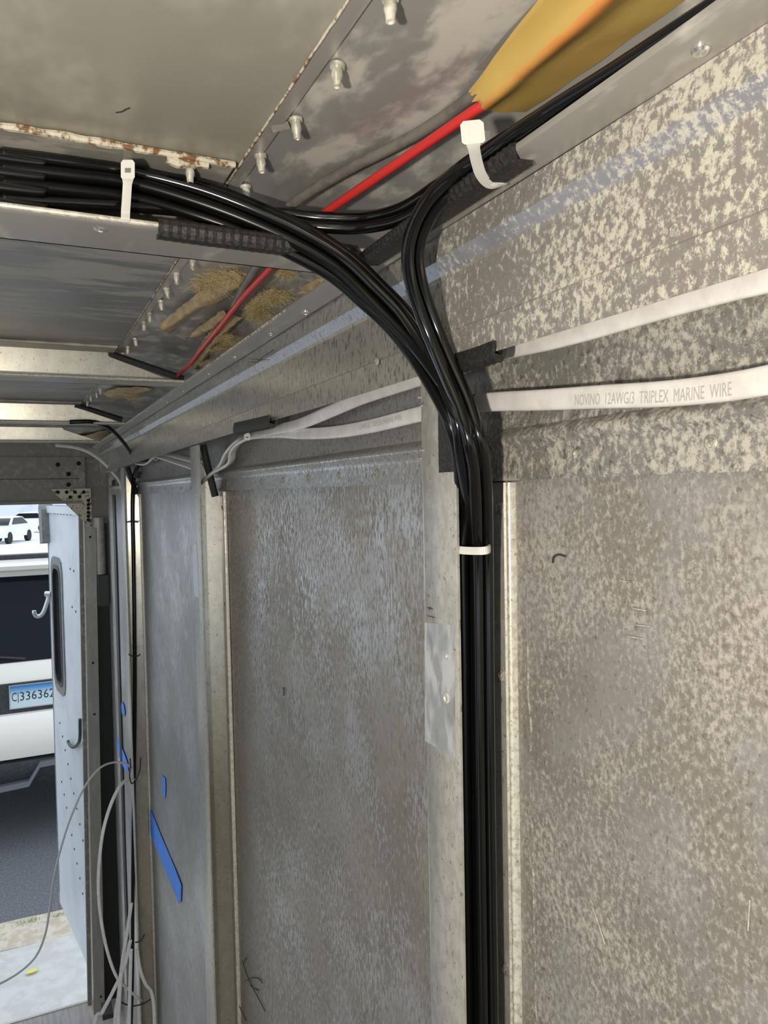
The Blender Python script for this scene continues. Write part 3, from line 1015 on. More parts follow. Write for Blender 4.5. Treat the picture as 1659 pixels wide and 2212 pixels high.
# the strip that lies on the red wire shows its colour
nf = nr * (c - 1)
for q in range(len(mbx.f)):
    if q < 2 * nf:
        col = (q % nf) % (c - 1)
        if 8 <= col <= 11:
            mbx.mi[q] = 1
put('tape_strip', mbx, [M_KRAFT, M_KRAFTRED], label='wide tan paper tape stuck over the red wire on the roof', cat='tape', angle=70)
TAPE = put('ribbed_tape_backing', MB().plate([P(1024, 150, Z=.1895), P(1100, 62, Z=.1895), P(1172, -14, Z=.1895), P(1212, -14, Z=.1880), P(1130, 84, Z=.1880), P(1062, 150, Z=.1880)], (0, 0, -.0005)), M_JAMB,
           parent=CEIL, smooth=False)

# ================================================================== WHITE FLAT CABLES
def flat_path(pts, n=10):
    return cr(pts, n)


def superell(w, t, k=16):
    out = []
    for j in range(k):
        a = 2 * math.pi * j / k
        ca, sa = math.cos(a), math.sin(a)
        out.append((w / 2 * math.copysign(abs(ca) ** .45, ca), t / 2 * math.copysign(abs(sa) ** .8, sa)))
    return out


def flat_cable(ctrl, normals, w, t, label, name='flat_cable', mat=None, group=None, n=10):
    path = cr(ctrl, n)
    nrm = cr(normals, n)
    return put(name, MB().sweep(path, [v.normalized() for v in nrm], superell(w, t)), mat or M_WHITEW, label=label, cat='cable', group=group, angle=50), path, nrm


WF = Vector((-1, 0, 0))       # facing the room
WT = Vector((-.6, 0, .8))
f1 = [P(440, 1040, Y=1.15), P(455, 1024, Y=1.10), P(478, 1003, Y=1.04), P(492, 975, Y=1.0), P(512, 952, Y=.965), P(545, 940, Y=.90), P(590, 930, X=.243), P(650, 915, X=.246), P(720, 886, X=.250), P(780, 860, X=.252),
      P(850, 836, X=.253), P(905, 818, X=.253), P(1000, 788, X=.252), P(1090, 756, X=.248), P(1200, 730, X=.246), P(1300, 702, X=.245), P(1400, 671, X=.245), P(1560, 625, X=.245), P(1659, 600, X=.245),
      P(1800, 565, X=.245)]
n1 = [Vector((-.5, -.2, .8)), Vector((-.5, -.2, .8)), Vector((-.4, -.4, .8)), Vector((-.4, -.4, .8)), Vector((-.6, -.2, .7)), Vector((-.6, 0, .7)), Vector((-.9, 0, .25)), Vector((-.9, 0, .1)), Vector((-.8, 0, -.4)), Vector((-.8, 0, -.5)),
      Vector((-.8, 0, -.6)), Vector((-.8, 0, -.6)), Vector((-.9, 0, -.3)), Vector((-.9, 0, -.3)), WF, WF, WF, WF, WF, WF]
flat_cable(f1, n1, .0112, .0042, 'upper white flat cable tucked under the header board edge', group='white flat cables')
f2 = [P(425, 1058, Y=1.16), P(440, 1040, Y=1.12), P(462, 1020, Y=1.06), P(496, 1000, Y=1.0), P(503, 975, Y=.97), P(518, 955, Y=.93), P(548, 942, Y=.885), P(600, 935, X=.243), P(650, 937, X=.247), P(720, 934, X=.251), P(800, 921, X=.254),
      P(905, 895, X=.256), P(960, 884, X=.254), P(1040, 870, X=.250), P(1170, 864, X=.250), P(1300, 857, X=.249), P(1430, 851, X=.249), P(1550, 839, X=.248), P(1659, 821, X=.246), P(1800, 790, X=.244)]
n2 = [Vector((-.5, -.2, .8)), Vector((-.5, -.2, .8)), Vector((-.4, -.4, .8)), Vector((-.4, -.4, .8)), Vector((-.4, -.4, .8)), Vector((-.5, -.3, .7)), Vector((-.6, 0, .7)), Vector((-.9, 0, .3)), Vector((-.9, 0, .3)), Vector((-.9, 0, .2)), WF,
      WF, WF, WF, WF, WF, WF, WF, WF, WF]
fc2, path2, nrm2 = flat_cable(f2, n2, .0112, .0042, 'lower white flat cable with grey printed lettering, crossing behind the bundle', group='white flat cables')


def proj(p):
    d = p - CAM
    w = d.dot(FWD)
    return CX + F * d.dot(RIGHT) / w, CY - F * d.dot(UPV) / w


def arc(path):
    L = [0]
    for a, b_ in zip(path, path[1:]):
        L.append(L[-1] + (b_ - a).length)
    return L


def print_on(path, nrm, half_t, body, x0, x1, lo, hi, parent, name='print'):
    """lettering laid on a flat cable between the places seen at x0 and x1"""
    L = arc(path)
    xs = [proj(p)[0] for p in path]

    def s_at(x):
        for i in range(len(xs) - 1):
            if xs[i] <= x <= xs[i + 1]:
                return L[i] + (L[i + 1] - L[i]) * (x - xs[i]) / (xs[i + 1] - xs[i])
        return L[-1]
    s0, s1 = s_at(x0), s_at(x1)
    vs, fs = text_mesh(body)
    out = []
    for u, v in vs:
        s = lerp(s0, s1, u)
        i = max(j for j in range(len(L) - 1) if L[j] <= s)
        t = (s - L[i]) / (L[i + 1] - L[i])
        p = path[i].lerp(path[i + 1], t)
        tg = (path[min(i + 2, len(path) - 1)] - path[max(i - 1, 0)]).normalized()
        n = nrm[i].lerp(nrm[i + 1], t)
        n = (n - tg * n.dot(tg)).normalized()
        up_ = tg.cross(n)
        if up_.z < 0:
            up_ = -up_
        out.append(p + n * half_t + up_ * lerp(lo, hi, v))
    mbt = MB().add(out, fs)
    return put(name, mbt, M_PRINT, parent=parent, smooth=False)


print_on(path2, nrm2, .00222, 'NOVINO  12AWG/3  TRIPLEX  MARINE  WIRE', 1250, 1590, -.0038, .0016, fc2, 'printed_lettering')
print_on(path2, nrm2, .00222, '12AWG/3 TRIPLEX MARINE WIRE', 782, 874, -.0012, .0030, fc2, 'printed_lettering')
# dark heat-shrink collar where the cable goes behind the bundle
i0 = min(range(len(path2)), key=lambda i: abs(proj(path2[i])[0] - 1021))
i1 = min(range(len(path2)), key=lambda i: abs(proj(path2[i])[0] - 1034))
if i1 <= i0:
    i1 = i0 + 1
put('dark_collar', MB().sweep(path2[i0 - 1:i1 + 1], [v.normalized() for v in nrm2[i0 - 1:i1 + 1]], superell(.0116, .0046)), M_DARKSTEEL, parent=fc2)

# the same pair beyond the middle post, up to the junction near the rear post
f3 = [P(432, 1015, Y=1.20), P(400, 1004, Y=1.30), P(375, 996, Y=1.40), P(350, 988, Y=1.50), P(335, 985, Y=1.60), P(322, 998, Y=1.68), P(310, 1002, Y=1.75), P(296, 1000, Y=1.83)]
flat_cable(f3, [Vector((-.5, -.2, .8))] * 8, .0105, .0042, 'white flat cable sagging past the middle post towards the rear junction', group='white flat cables')
f4 = [P(432, 1000, Y=1.20), P(405, 992, Y=1.32), P(380, 986, Y=1.42), P(352, 982, Y=1.52), P(338, 980, Y=1.62), P(325, 986, Y=1.70), P(305, 985, Y=1.80)]
flat_cable(f4, [Vector((-.5, -.2, .8))] * 7, .0105, .0042, 'white flat cable above the sagging one, towards the rear junction', group='white flat cables')


# ================================================================== ZIP TIES
def zip_tie(loop, normals, head_c, head_axes, label, w=.0046, t=.0011, tail=None, hs=(.0074, .0096, .0055), mat=None, group='white zip ties', neck=None, slot=True):
    mt = mat or M_NYLON
    base = loop[0]
    r = thing('zip_tie', label, 'zip tie', base, group=group)
    path = cr(loop, 10)
    nr_ = [v.normalized() for v in cr(normals, 10)]
    prof = [(-w / 2, -t / 2), (w / 2, -t / 2), (w / 2, t / 2), (w / 4, t / 2 + .0003), (-w / 4, t / 2 + .0003), (-w / 2, t / 2)]
    mbx = MB()
    mbx.sweep(path, nr_, prof)
    k = len(prof)
    for i in range(0, len(path), 2):       # ratchet teeth
        for q in (3, 4):
            mbx.v[i * k + q] -= nr_[i] * .0003
    if neck:
        for i in range(min(neck, len(path))):
            s = 1 + .45 * (1 - i / neck)
            for q in range(k):
                c_ = path[i]
                d = mbx.v[i * k + q] - c_
                tg = (path[i + 1] - path[max(i - 1, 0)]).normalized()
                e = tg.cross(nr_[i]).normalized()
                mbx.v[i * k + q] = c_ + d + e * d.dot(e) * (s - 1)
    put('strap', mbx, mt, parent=r, angle=30)
    if head_c is not None:
        ax, ay, az = [Vector(a).normalized() for a in head_axes]
        mbh = MB()
        hx, hy, hz = hs[0] / 2, hs[1] / 2, hs[2] / 2
        # octagonal block with a slot
        pr = [(-hx, -hy * .8), (-hx * .8, -hy), (hx * .8, -hy), (hx, -hy * .8), (hx, hy * .7), (hx * .7, hy), (-hx * .7, hy), (-hx, hy * .7)]
        mbh.plate([head_c + ax * a + ay * b_ - az * hz for a, b_ in pr], az * hz * 2)
        h = put('head', mbh, mt, parent=r, smooth=False)
        if not slot:
            return r
        mbs = MB().box((-.5, -.5, -.5), (.5, .5, .5))
        mbs.v = [head_c + az * (hz + .0001) + ax * (v.x * hs[0] * .42) + ay * (v.y * hs[1] * .24 - .0004) + az * (v.z * .0006) for v in mbs.v]
        put('slot', mbs, M_GREYW, parent=h, smooth=False)
    if tail:
        put('tail', MB().sweep(cr(tail, 6), Vector((0, -1, .01)), [(-w / 2, -t / 2), (w / 2, -t / 2), (w / 2, t / 2), (-w / 2, t / 2)]), mt, parent=r)
    return r


# tie round the bundle on the near bow
h1 = P(276, 366, Y=.4330)
loop = [P(276, 378, Y=.4335), P(275, 398, Y=.4365), P(273, 430, Y=.4380), P(271, 460, Y=.4385), P(271, 478, Y=.4392), P(271, 476, Y=.452), P(272, 440, Y=.484), P(274, 400, Y=.486), P(276, 350, Y=.476), P(276, 345, Y=.450), P(276, 356, Y=.4345)]
nl = [nearY, nearY, nearY, nearY, Vector((0, -.6, -.8)), dn, Vector((0, 1, -.2)), Vector((0, 1, 0)), Vector((0, .4, 1)), Vector((0, -.3, 1)), nearY]
zip_tie(loop, nl, h1, (RIGHT, Vector((0, -.2, 1)), -ray(276, 366)), 'white zip tie strapping the bundle to the near roof bow', neck=10)
# tie on the shelf rail
h2 = P(1021, 285, Z=.1500)
loop = [P(1022, 300, Z=.1480), P(1024, 320, Z=.1462), P(1030, 350, Z=.1445), P(1040, 378, Z=.1428), P(1058, 397, Z=.1420), P(1080, 399, Z=.1425), P(1086, 396, Z=.1450)]
vb = -ray(1030, 340).normalized()
nl = [vb, vb, vb, (vb + dn).normalized(), (vb + dn * 2).normalized(), dn, dn]
t2 = zip_tie(loop, nl, h2, (RIGHT + UPV * .1, UPV - RIGHT * .1, -ray(1021, 285)), 'white zip tie hooked over the shelf rail around the cables', hs=(.0098, .0098, .0065), neck=10, w=.0050, slot=False)
put('tail', MB().sweep([P(1038, 288, Z=.1505), P(1056, 291, Z=.153)], vb, [(-.0014, -.0005), (.0014, -.0005), (.0014, .0005), (-.0014, .0005)]), M_NYLON, parent=t2)
# tie round the bundle in the post
yb = .0
loop = [P(986, 1187, X=.2275), P(1000, 1189, X=.2285), P(1020, 1190, X=.2305), P(1040, 1190, X=.2325), P(1053, 1188, X=.2360), P(1057, 1184, X=.2420), P(1050, 1180, X=.252)]
nl = [(-ray(1000, 1187)).normalized()] * 4 + [Vector((-.4, -1, 0)), Vector((0, -1, 0)), Vector((.4, -1, 0))]
zip_tie(loop, nl, None, None, 'white zip tie around the bundle inside the near post', w=.0044)
# tie on the two flat cables
h4 = P(534, 944, Y=.888)
loop = [P(535, 938, Y=.888), P(534, 922, Y=.886), P(536, 905, Y=.890), P(540, 900, Y=.905), P(538, 920, Y=.925), P(535, 946, Y=.910), P(534, 950, Y=.892)]
vb = -ray(535, 925).normalized()
nl = [vb, vb, vb, Vector((0, 0, 1)), -vb, dn, vb]
zip_tie(loop, nl, h4, (RIGHT, UPV, -ray(535, 944)), 'small white zip tie holding the two flat cables to the header trim', w=.0040, hs=(.0072, .0072, .0055))
# tie at the rear junction
h5 = P(331, 984, Y=1.60)
loop = [P(331, 984, Y=1.60), P(336, 972, Y=1.60), P(343, 978, Y=1.64), P(338, 994, Y=1.64), P(331, 990, Y=1.60)]
vb = -ray(332, 985).normalized()
zip_tie(loop, [vb, vb, -vb, -vb, vb], h5, (RIGHT, UPV, vb), 'small white zip tie at the wiring junction by the rear post', w=.0036, hs=(.009, .008, .006))

# ================================================================== FAR WIRING
blk = [P(150, 912, Y=1.66), P(195, 911, Y=1.66), P(222, 917, Y=1.68), P(245, 932, Y=1.70), P(270, 960, Y=1.74), P(288, 988, Y=1.80), P(303, 1006, Y=1.86)]
cable('black_cable', cr(blk, 8), .0042, M_CABLE, 'single black cable curving from the third roof bow to the rear junction')
bl2 = [P(300, 1000, Y=1.90), P(291, 1025, Y=1.93), P(287, 1060, Y=1.95), P(286, 1110, Y=1.955), P(288, 1200, Y=1.955), P(290, 1330, Y=1.955), P(291, 1500, Y=1.955), P(289, 1700, Y=1.95), P(287, 1900, Y=1.94), P(286, 2100, Y=1.93),
       P(285, 2300, Y=1.92), V(.243, 1.925, -1.5), V(.243, 1.93, -1.79)]
cable('black_cable', cr(bl2, 8), .0045, M_CABLE, 'single black cable running down the post near the rear door')
for k, (a, b_) in enumerate((((306, 988), (318, 996)), ((338, 972), (352, 980)), ((300, 1018), (294, 1032)))):
    p0, p1 = P(*a, Y=1.80 - .08 * k), P(*b_, Y=1.80 - .08 * k)
    mbx = MB().tube(line(p0, p1, 3), .0065, 8)
    put('wire_connector', mbx, M_RUBBER, label=['small black connector where the hanging black cable meets the white cables', 'small black connector beside the zip tie at the rear junction', 'small black connector at the top of the rear post channel'][k], cat='connector', group='black connectors at the junction')
wh = [P(120, 962, Y=2.22), P(158, 966, Y=2.23), P(190, 976, Y=2.24), P(220, 996, Y=2.26), P(245, 1022, Y=2.28), P(261, 1046, Y=2.30), P(266, 1075, Y=2.31)]
cable('white_wire', cr(wh, 8), .0042, M_WHITEW, 'thin white wire curving down from the last roof bow', 'wire')
lw1 = [P(284, 1660, Y=1.93), P(272, 1650, Y=1.92), P(245, 1647, Y=1.92), P(215, 1660, Y=1.91), P(183, 1700, Y=1.90), P(152, 1768, Y=1.89), P(128, 1845, Y=1.88), P(114, 1910, Y=1.87), P(107, 1965, Y=1.87), P(97, 2020, Y=1.86),
       P(78, 2065, Y=1.86), P(45, 2098, Y=1.86), P(0, 2125, Y=1.86), P(-60, 2150, Y=1.86), V(-.25, 1.85, -1.45), V(-.42, 1.84, -1.75), V(-.60, 1.83, -1.796), V(-.85, 1.80, -1.797)]
cable('grey_wire', cr(lw1, 8), .0024, M_GREYLOOP, 'thin grey wire arching out from the rear post across the doorway', 'wire')
lw2 = [P(292, 1684, Y=1.93), P(276, 1684, Y=1.915), P(258, 1700, Y=1.90), P(238, 1742, Y=1.89), P(222, 1800, Y=1.88), P(214, 1870, Y=1.88), P(213, 1930, Y=1.88), P(219, 1990, Y=1.88), P(232, 2055, Y=1.885), P(252, 2110, Y=1.89), P(280, 2140, Y=1.90), P(305, 2162, Y=1.91)]
flat_cable(lw2, [Vector((-.7, -.7, 0))] * len(lw2), .0085, .0036, 'pale flat cable looping out low beside the rear post', mat=M_WHITEW, group='loose flat cables by the rear post')
for k, pts in enumerate(([(284, 1950), (276, 2005), (264, 2080), (256, 2150), (248, 2225)],
                         [(282, 2030), (268, 2090), (245, 2140), (222, 2185), (204, 2225)],
                         [(296, 2050), (302, 2090), (314, 2125), (329, 2150), (334, 2225)],
                         [(262, 2100), (258, 2160), (256, 2225)], [(283, 2050), (281, 2130), (279, 2225)])):
    ctrl = [P(a, b_, Y=1.90 - .012 * k) for a, b_ in pts]
    e_ = ctrl[-1]
    ctrl += [V(e_.x - .01, e_.y, -1.55), V(e_.x - .03, e_.y - .02, -1.76), V(e_.x - .10, e_.y - .05, -1.795)]
    flat_cable(ctrl, [Vector((-.5, -.8, 0))] * len(ctrl), .0085, .0034, ['pale flat cable hanging straight beside the rear post', 'pale flat cable slanting down across the rear post foot', 'pale flat cable bowing away from the rear post onto the sheet',
               'short pale cable end low beside the rear post', 'pale cable hanging in the rear post channel'][k], mat=M_WHITEW, group='loose flat cables by the rear post')
# black ties on the rear post cable
for k, (pts, lab) in enumerate((([(272, 1128), (285, 1127), (299, 1128)], 'thin black zip tie across the rear post below the slanted trim'),
                                ([(278, 1413), (284, 1417), (291, 1416), (298, 1417), (303, 1413)], 'thin black zip tie with pale ends on the rear post cable'),
                                ([(281, 1638), (282, 1655), (280, 1676), (284, 1692), (290, 1688), (300, 1670), (303, 1650), (304, 1636)], 'loose black zip tie at the start of the pale cable loop'),
                                ([(292, 2036), (300, 2034), (307, 2028), (312, 2018)], 'black zip tie low on the rear post cable'),
                                ([(254, 2155), (262, 2165), (285, 2173), (310, 2168), (326, 2158)], 'thin black tie looped around the loose cables at the bottom'))):
    cable('black_tie', cr([P(a, b_, Y=1.90) for a, b_ in pts], 6), .0016, M_BLKNYL, lab, 'zip tie', group='black zip ties', n=6)

# ================================================================== BLUE MASKING TAPE
def tape(pts, X, label, th=.0003):
    mbx = MB().plate([P(a, b_, X=X) for a, b_ in pts], (-th, 0, 0))
    put('masking_tape', mbx, M_BLUE, label=label, cat='tape', group='blue masking tape', smooth=False)


tape([(316, 1744), (327, 1752), (348, 1805), (364, 1842), (380, 1880), (392, 1912), (391, 1948), (386, 1951), (370, 1912), (350, 1865), (330, 1815), (314, 1780)], XW - .0022, 'long torn strip of blue masking tape slanting down the far sheet')
tape([(349, 1674), (357, 1681), (358, 1700), (357, 1722), (353, 1725), (350, 1700)], XW - .0022, 'small scrap of blue masking tape above the long strip')
tape([(264, 1513), (268, 1525), (270, 1540), (268, 1549), (263, 1540), (262, 1525)], XW - .003, 'small blue tape scrap beyond the rear post')
tape([(253, 1592), (258, 1602), (270, 1632), (276, 1650), (277, 1668), (268, 1660), (258, 1636), (253, 1612)], XW - .003, 'blue masking tape strip beyond the rear post, above the grey wire')

# ================================================================== INSULATION SCRAPS
def scrap(outline_rows, label, mat=M_INSUL, curl=.004, seed=0):
    """rows of (px,py,drop): strip of paper hanging below the roof corner"""
    rows = []
    for row in outline_rows:
        ctrl = [P(a, b_, Z=z) for a, b_, z in row]
        r = cr(ctrl, 5)
        rows.append(r)
    # refine along
    cols = list(zip(*rows))
    cols = [cr(list(c_), 6) for c_ in cols]
    rows = [list(r) for r in zip(*cols)]
    for r in rows:
        for p in r:
            p += Vector((mnoise.noise(p * 120), mnoise.noise(p * 120 + Vector((5, 0, 0))), mnoise.noise(p * 110 + Vector((9, 0, 0))))) * .0016
    return rows


def fibres(mbx, centre_pts, n, length, spread, mi=1, r=.0001):
    for i in range(n):
        c0 = random.choice(centre_pts)
        p = c0 + Vector((random.gauss(0, spread), random.gauss(0, spread), random.gauss(0, spread * .5)))
        d = Vector((random.gauss(0, 1), random.gauss(0, 1), random.gauss(-.3, .6))).normalized()
        b_ = Vector((random.gauss(0, 1), random.gauss(0, 1), random.gauss(0, 1))) * .3
        L_ = length * random.uniform(.4, 1.2)
        mbx.tube([p, p + d * L_ * .5 + b_ * L_ * .12, p + d * L_ + b_ * L_ * .35], r, 3, mi)


def insul(rows_px, label, tuft=None, ntuft=160, tl=.012, ts=.006, seed=0):
    rows = scrap(rows_px, label)
    mbx = MB().grid(rows, thick=(0, 0, .0008))
    t = put('insulation_scrap', mbx, M_INSUL, label=label, cat='insulation', group='torn insulation scraps on the roof corner', angle=60)
    if tuft:
        mf = MB()
        fibres(mf, [P(a, b_, Z=z) for a, b_, z in tuft], ntuft * 5, tl * .7, ts * .85, 0)
        put('fibre_tuft', mf, M_FIBRE, parent=t, kind='stuff')
    return t


insul([[(345, 700, .176), (352, 715, .172), (368, 722, .176)], [(360, 690, .182), (375, 700, .176), (385, 706, .180)], [(390, 665, .186), (412, 672, .180), (425, 674, .183)],
       [(430, 632, .188), (460, 645, .182), (480, 648, .184)], [(470, 605, .188), (505, 620, .182), (525, 612, .183)], [(500, 588, .188), (528, 600, .184), (532, 604, .186)]],
      'long curled strip of brown insulation paper beside the rivet row', [(440, 612, .188), (470, 598, .188), (500, 592, .188), (515, 600, .187), (455, 625, .187)], 260, .014, .006)
insul([[(396, 735, .180), (400, 732, .178), (404, 730, .180)], [(425, 712, .182), (430, 722, .178), (436, 724, .180)], [(455, 690, .184), (462, 705, .178), (470, 706, .180)], [(480, 672, .184), (490, 680, .178), (496, 682, .182)]],
      'narrow brown insulation strip under the red wire')
insul([[(412, 785, .170), (420, 797, .165), (432, 798, .170)], [(425, 760, .176), (440, 772, .166), (452, 775, .172)], [(445, 730, .180), (460, 742, .168), (475, 744, .174)], [(468, 705, .182), (486, 715, .172), (500, 712, .177)], [(500, 680, .184), (520, 688, .176), (530, 680, .180)]],
      'rolled brown insulation scrap with loose fibres beside the red wire', [(440, 780, .168), (460, 750, .170), (480, 725, .172), (500, 735, .178), (490, 750, .176)], 260, .014, .005)
insul([[(530, 665, .184), (540, 672, .180), (552, 672, .184)], [(555, 640, .186), (568, 655, .180), (580, 655, .184)], [(580, 628, .186), (592, 645, .180), (606, 648, .184)], [(596, 628, .186), (604, 636, .182), (611, 642, .184)]],
      'fluffy yellow insulation tuft between the red wire and the rail', [(550, 660, .182), (575, 645, .182), (595, 638, .182), (560, 672, .182), (605, 640, .182), (555, 680, .181)], 420, .013, .006)
insul([[(604, 578, .184), (612, 588, .182), (620, 592, .184)], [(610, 574, .184), (618, 590, .182), (628, 590, .184)], [(622, 574, .184), (628, 584, .182), (632, 586, .184)]],
      'small insulation tuft just below the near roof bow', [(610, 585, .183), (618, 592, .183), (624, 580, .183)], 120, .010, .003)
insul([[(655, 622, .176), (665, 630, .172), (675, 634, .174)], [(680, 608, .178), (690, 618, .174), (700, 618, .176)], [(700, 598, .178), (712, 606, .175), (722, 606, .176)]],
      'small insulation tuft resting on the rail lip', [(665, 625, .174), (690, 612, .176), (710, 603, .176)], 140, .009, .003)
insul([[(222, 850, .186), (232, 858, .180), (240, 862, .184)], [(250, 840, .186), (264, 856, .180), (276, 860, .184)], [(285, 838, .186), (300, 850, .180), (316, 846, .184)], [(310, 838, .186), (325, 842, .182), (334, 842, .184)]],
      'brown insulation scrap above the third roof bow trim', [(280, 850, .182), (290, 860, .180)], 80, .014, .006)
insul([[(152, 945, .184), (160, 950, .178), (172, 952, .182)], [(190, 940, .184), (200, 950, .176), (206, 955, .180)], [(215, 932, .184), (225, 942, .176), (222, 955, .172)], [(233, 930, .184), (237, 938, .178), (236, 944, .176)]],
      'crumpled brown insulation paper above the last roof bow')

# ================================================================== REAR DOORWAY
YR = YREAR
mb = MB().box((XL, YR - .03, ZC - .022), (.2035, YR, ZC + .137))
HDR = put('wall_back', mb, M_REAR, kind='structure', smooth=False, label='dark metal header over the rear doorway')
put('header_ledge', MB().box((XL, YR - .045, ZC - .022), (.19, YR - .03, ZC - .012)), M_REAR, parent=HDR, smooth=False)
put('header_seam', MB().box((XL, YR - .032, ZC + .062), (.185, YR - .0295, ZC + .0635)), M_HOLE, parent=HDR, smooth=False)
put('header_gap', MB().box((XL, YR - .02, ZC + .1372), (.285, YR - .005, ZC + .20)), M_REAR, parent=HDR, smooth=False)
for px, py in [(125, 1004), (170, 1001), (148, 1024), (148, 1047)]:
    mbx = MB().lathe(P(px, py, Y=YR - .0302), (0, -1, 0), [(-.001, .0075), (.0015, .0075), (.0035, .006), (.0042, .003)], 12)
    put('bolt', mbx, M_HOLE, parent=HDR)
# pierced triangular gusset
yg = YR - .034
g = thing('gusset_plate', 'pitted triangular metal gusset at the corner of the rear doorway', 'bracket', P(150, 1100, Y=yg))
put('plate', MB().plate([P(110, 1057, Y=yg), P(196, 1055, Y=yg), P(199, 1140, Y=yg), P(186, 1132, Y=yg)], (0, -.003, 0)), M_GUSSET, parent=g, smooth=False)
for px, py in [(125, 1063), (144, 1063), (162, 1063), (181, 1063), (152, 1074), (172, 1073)] + [(191, y) for y in (1081, 1090, 1098, 1107, 1115, 1123)]:
    mbx = MB().lathe(P(px, py, Y=yg - .0031), (0, -1, 0), [(0, .0062), (.0008, .0058), (.0010, .002)], 10)
    put('hole', mbx, M_HOLE, parent=g)

# jamb: outer strip, edge bead, inner board, recess with roller tube, ragged wall end
def vstrip(name, px0, px1, py0, pxb0, pxb1, y, mat, depth=.03, parent=None, **kw):
    a, b_ = P(px0, py0, Y=y), P(px1, py0, Y=y)
    zb = ZC + ZFLOOR
    c_, d = P(pxb0, 2170, Y=y), P(pxb1, 2170, Y=y)
    c_.z = d.z = zb + .0005
    vs = [c_, d, c_ + Vector((0, depth, 0)), d + Vector((0, depth, 0)), a, b_, a + Vector((0, depth, 0)), b_ + Vector((0, depth, 0))]
    return put(name, MB().hexa(vs), mat, parent=parent, smooth=False, **kw)


JAMB = thing('door_frame', 'upright grey metal frame of the rear doorway', 'door frame', V(.21, 2.84, ZFLOOR))
vstrip('outer_strip', 170, 180, 1110, 190, 199, 2.862, M_REAR, parent=JAMB)
vstrip('edge_bead', 179.6, 181.6, 1110, 199, 200.6, 2.83, M_BEAD, .012, parent=JAMB)
vstrip('inner_board', 182, 207, 1141, 202, 226, 2.80, M_JAMB, .02, parent=JAMB)
for px, py in [(195, 1160), (201, 1432), (204, 1543), (218, 2153)]:
    put('screw_hole', MB().lathe(P(px, py, Y=2.7995), (0, -1, 0), [(0, .004), (.001, .0035)], 10), M_HOLE, parent=JAMB)
vstrip('recess', 205, 250, 1100, 224, 270, 2.86, M_GASKET, .02, parent=JAMB)
put('corner_cap', MB().plate([P(180, 970, Y=2.845), P(256, 970, Y=2.845), P(256, 1130, Y=2.845), P(198, 1130, Y=2.845), P(182, 1060, Y=2.845)], (0, .015, 0)), M_REAR, parent=JAMB, smooth=False)
rt = MB().tube([P(212, 1118, Y=2.82), P(216, 1240, Y=2.82)], .020, 12)
put('roller_tube', rt, M_BOW, parent=JAMB)
put('latch_block', MB().box(tuple(P(214, 1310, Y=2.81)), tuple(P(232, 1240, Y=2.84))), M_DARKSTEEL, parent=JAMB, smooth=False)
# ragged end of the side wall
rows = []
for i in range(60):
    z = ZFLOOR + (.10 - ZFLOOR) * i / 59
    w = .025 * mnoise.noise(Vector((z * 7, 2, 0))) + .018 * mnoise.noise(Vector((z * 21, 7, 0)))
    rows.append([V(XW - .001, 2.56 + .02 * z, z), V(XW - .003, 2.66 + w + .02 * z, z)])
put('torn_sheet_edge', MB().grid(rows, thick=(.003, 0, 0)), M_BOW, parent=WALL)
mb = MB().box((XW - .004, 2.50, ZC + ZFLOOR), (XW + .004, 2.56, ZC + .05))  # black strip painted in where the wall lies in shade
put('shade_strip', mb, M_GASKET, parent=WALL, smooth=False)
put('corner_panel', MB().plate([P(205, 962, X=.2235), P(238, 945, X=.2235), P(262, 990, X=.2235), P(250, 1018, X=.2235), P(218, 1022, X=.2235)], (.003, 0, 0)), M_RAIL, parent=HEADER, smooth=False)

# open rear door leaf
Hh = Vector((.200, 2.90, 0))
Ho = Vector((.103, 3.62, 0))
dirD = (Ho - Hh)
nD = Vector((dirD.y, -dirD.x, 0)).normalized() * -1     # towards the room side (-x)
if nD.x > 0:
    nD = -nD
zt_, zb_ = ZC - .035, ZC + ZFLOOR + .02


def dp(s, z, off=0.0):
    p = Hh + dirD * s + nD * off
    return Vector((p.x, p.y, z))


DOOR = thing('door_1', 'open white rear van door leaf with a rounded window', None, dp(.5, zb_), kind='structure')
s0, s1 = .60, .90
w0, w1 = ZC - .262, ZC - .80
# leaf with window hole
mbx = MB()
for (a, b_, c_, d) in ((0, s0, zb_, zt_), (s1, 1, zb_, zt_), (s0, s1, zb_, w1), (s0, s1, w0, zt_)):
    mbx.plate([dp(a, c_), dp(b_, c_), dp(b_, d), dp(a, d)], -nD * .035)
put('leaf', mbx, M_DOOR, parent=DOOR, smooth=False)


def rrect(sa, sb, za, zb, rad, off, n=6):
    """rounded rectangle outline on the door"""
    L_ = dirD.length
    out = []
    for (cs, cz, a0) in ((sb - rad / L_, zb - rad, 0), (sa + rad / L_, zb - rad, 90), (sa + rad / L_, za + rad, 180), (sb - rad / L_, za + rad, 270)):
        for k in range(n + 1):
            a = math.radians(a0 + 90 * k / n)
            out.append(dp(cs + rad / L_ * math.cos(a), cz + rad * math.sin(a), off))
    return out


def ring(outer, inner, nv):
    k = len(outer)
    mbq = MB()
    vs = outer + inner + [p + nv for p in outer] + [p + nv for p in inner]
    fs = []
    for i in range(k):
        j = (i + 1) % k
        fs += [(i, j, k + j, k + i), (2 * k + i, 3 * k + i, 3 * k + j, 2 * k + j), (i, 2 * k + i, 2 * k + j, j), (k + i, k + j, 3 * k + j, 3 * k + i)]
    mbq.add(vs, fs)
    return mbq


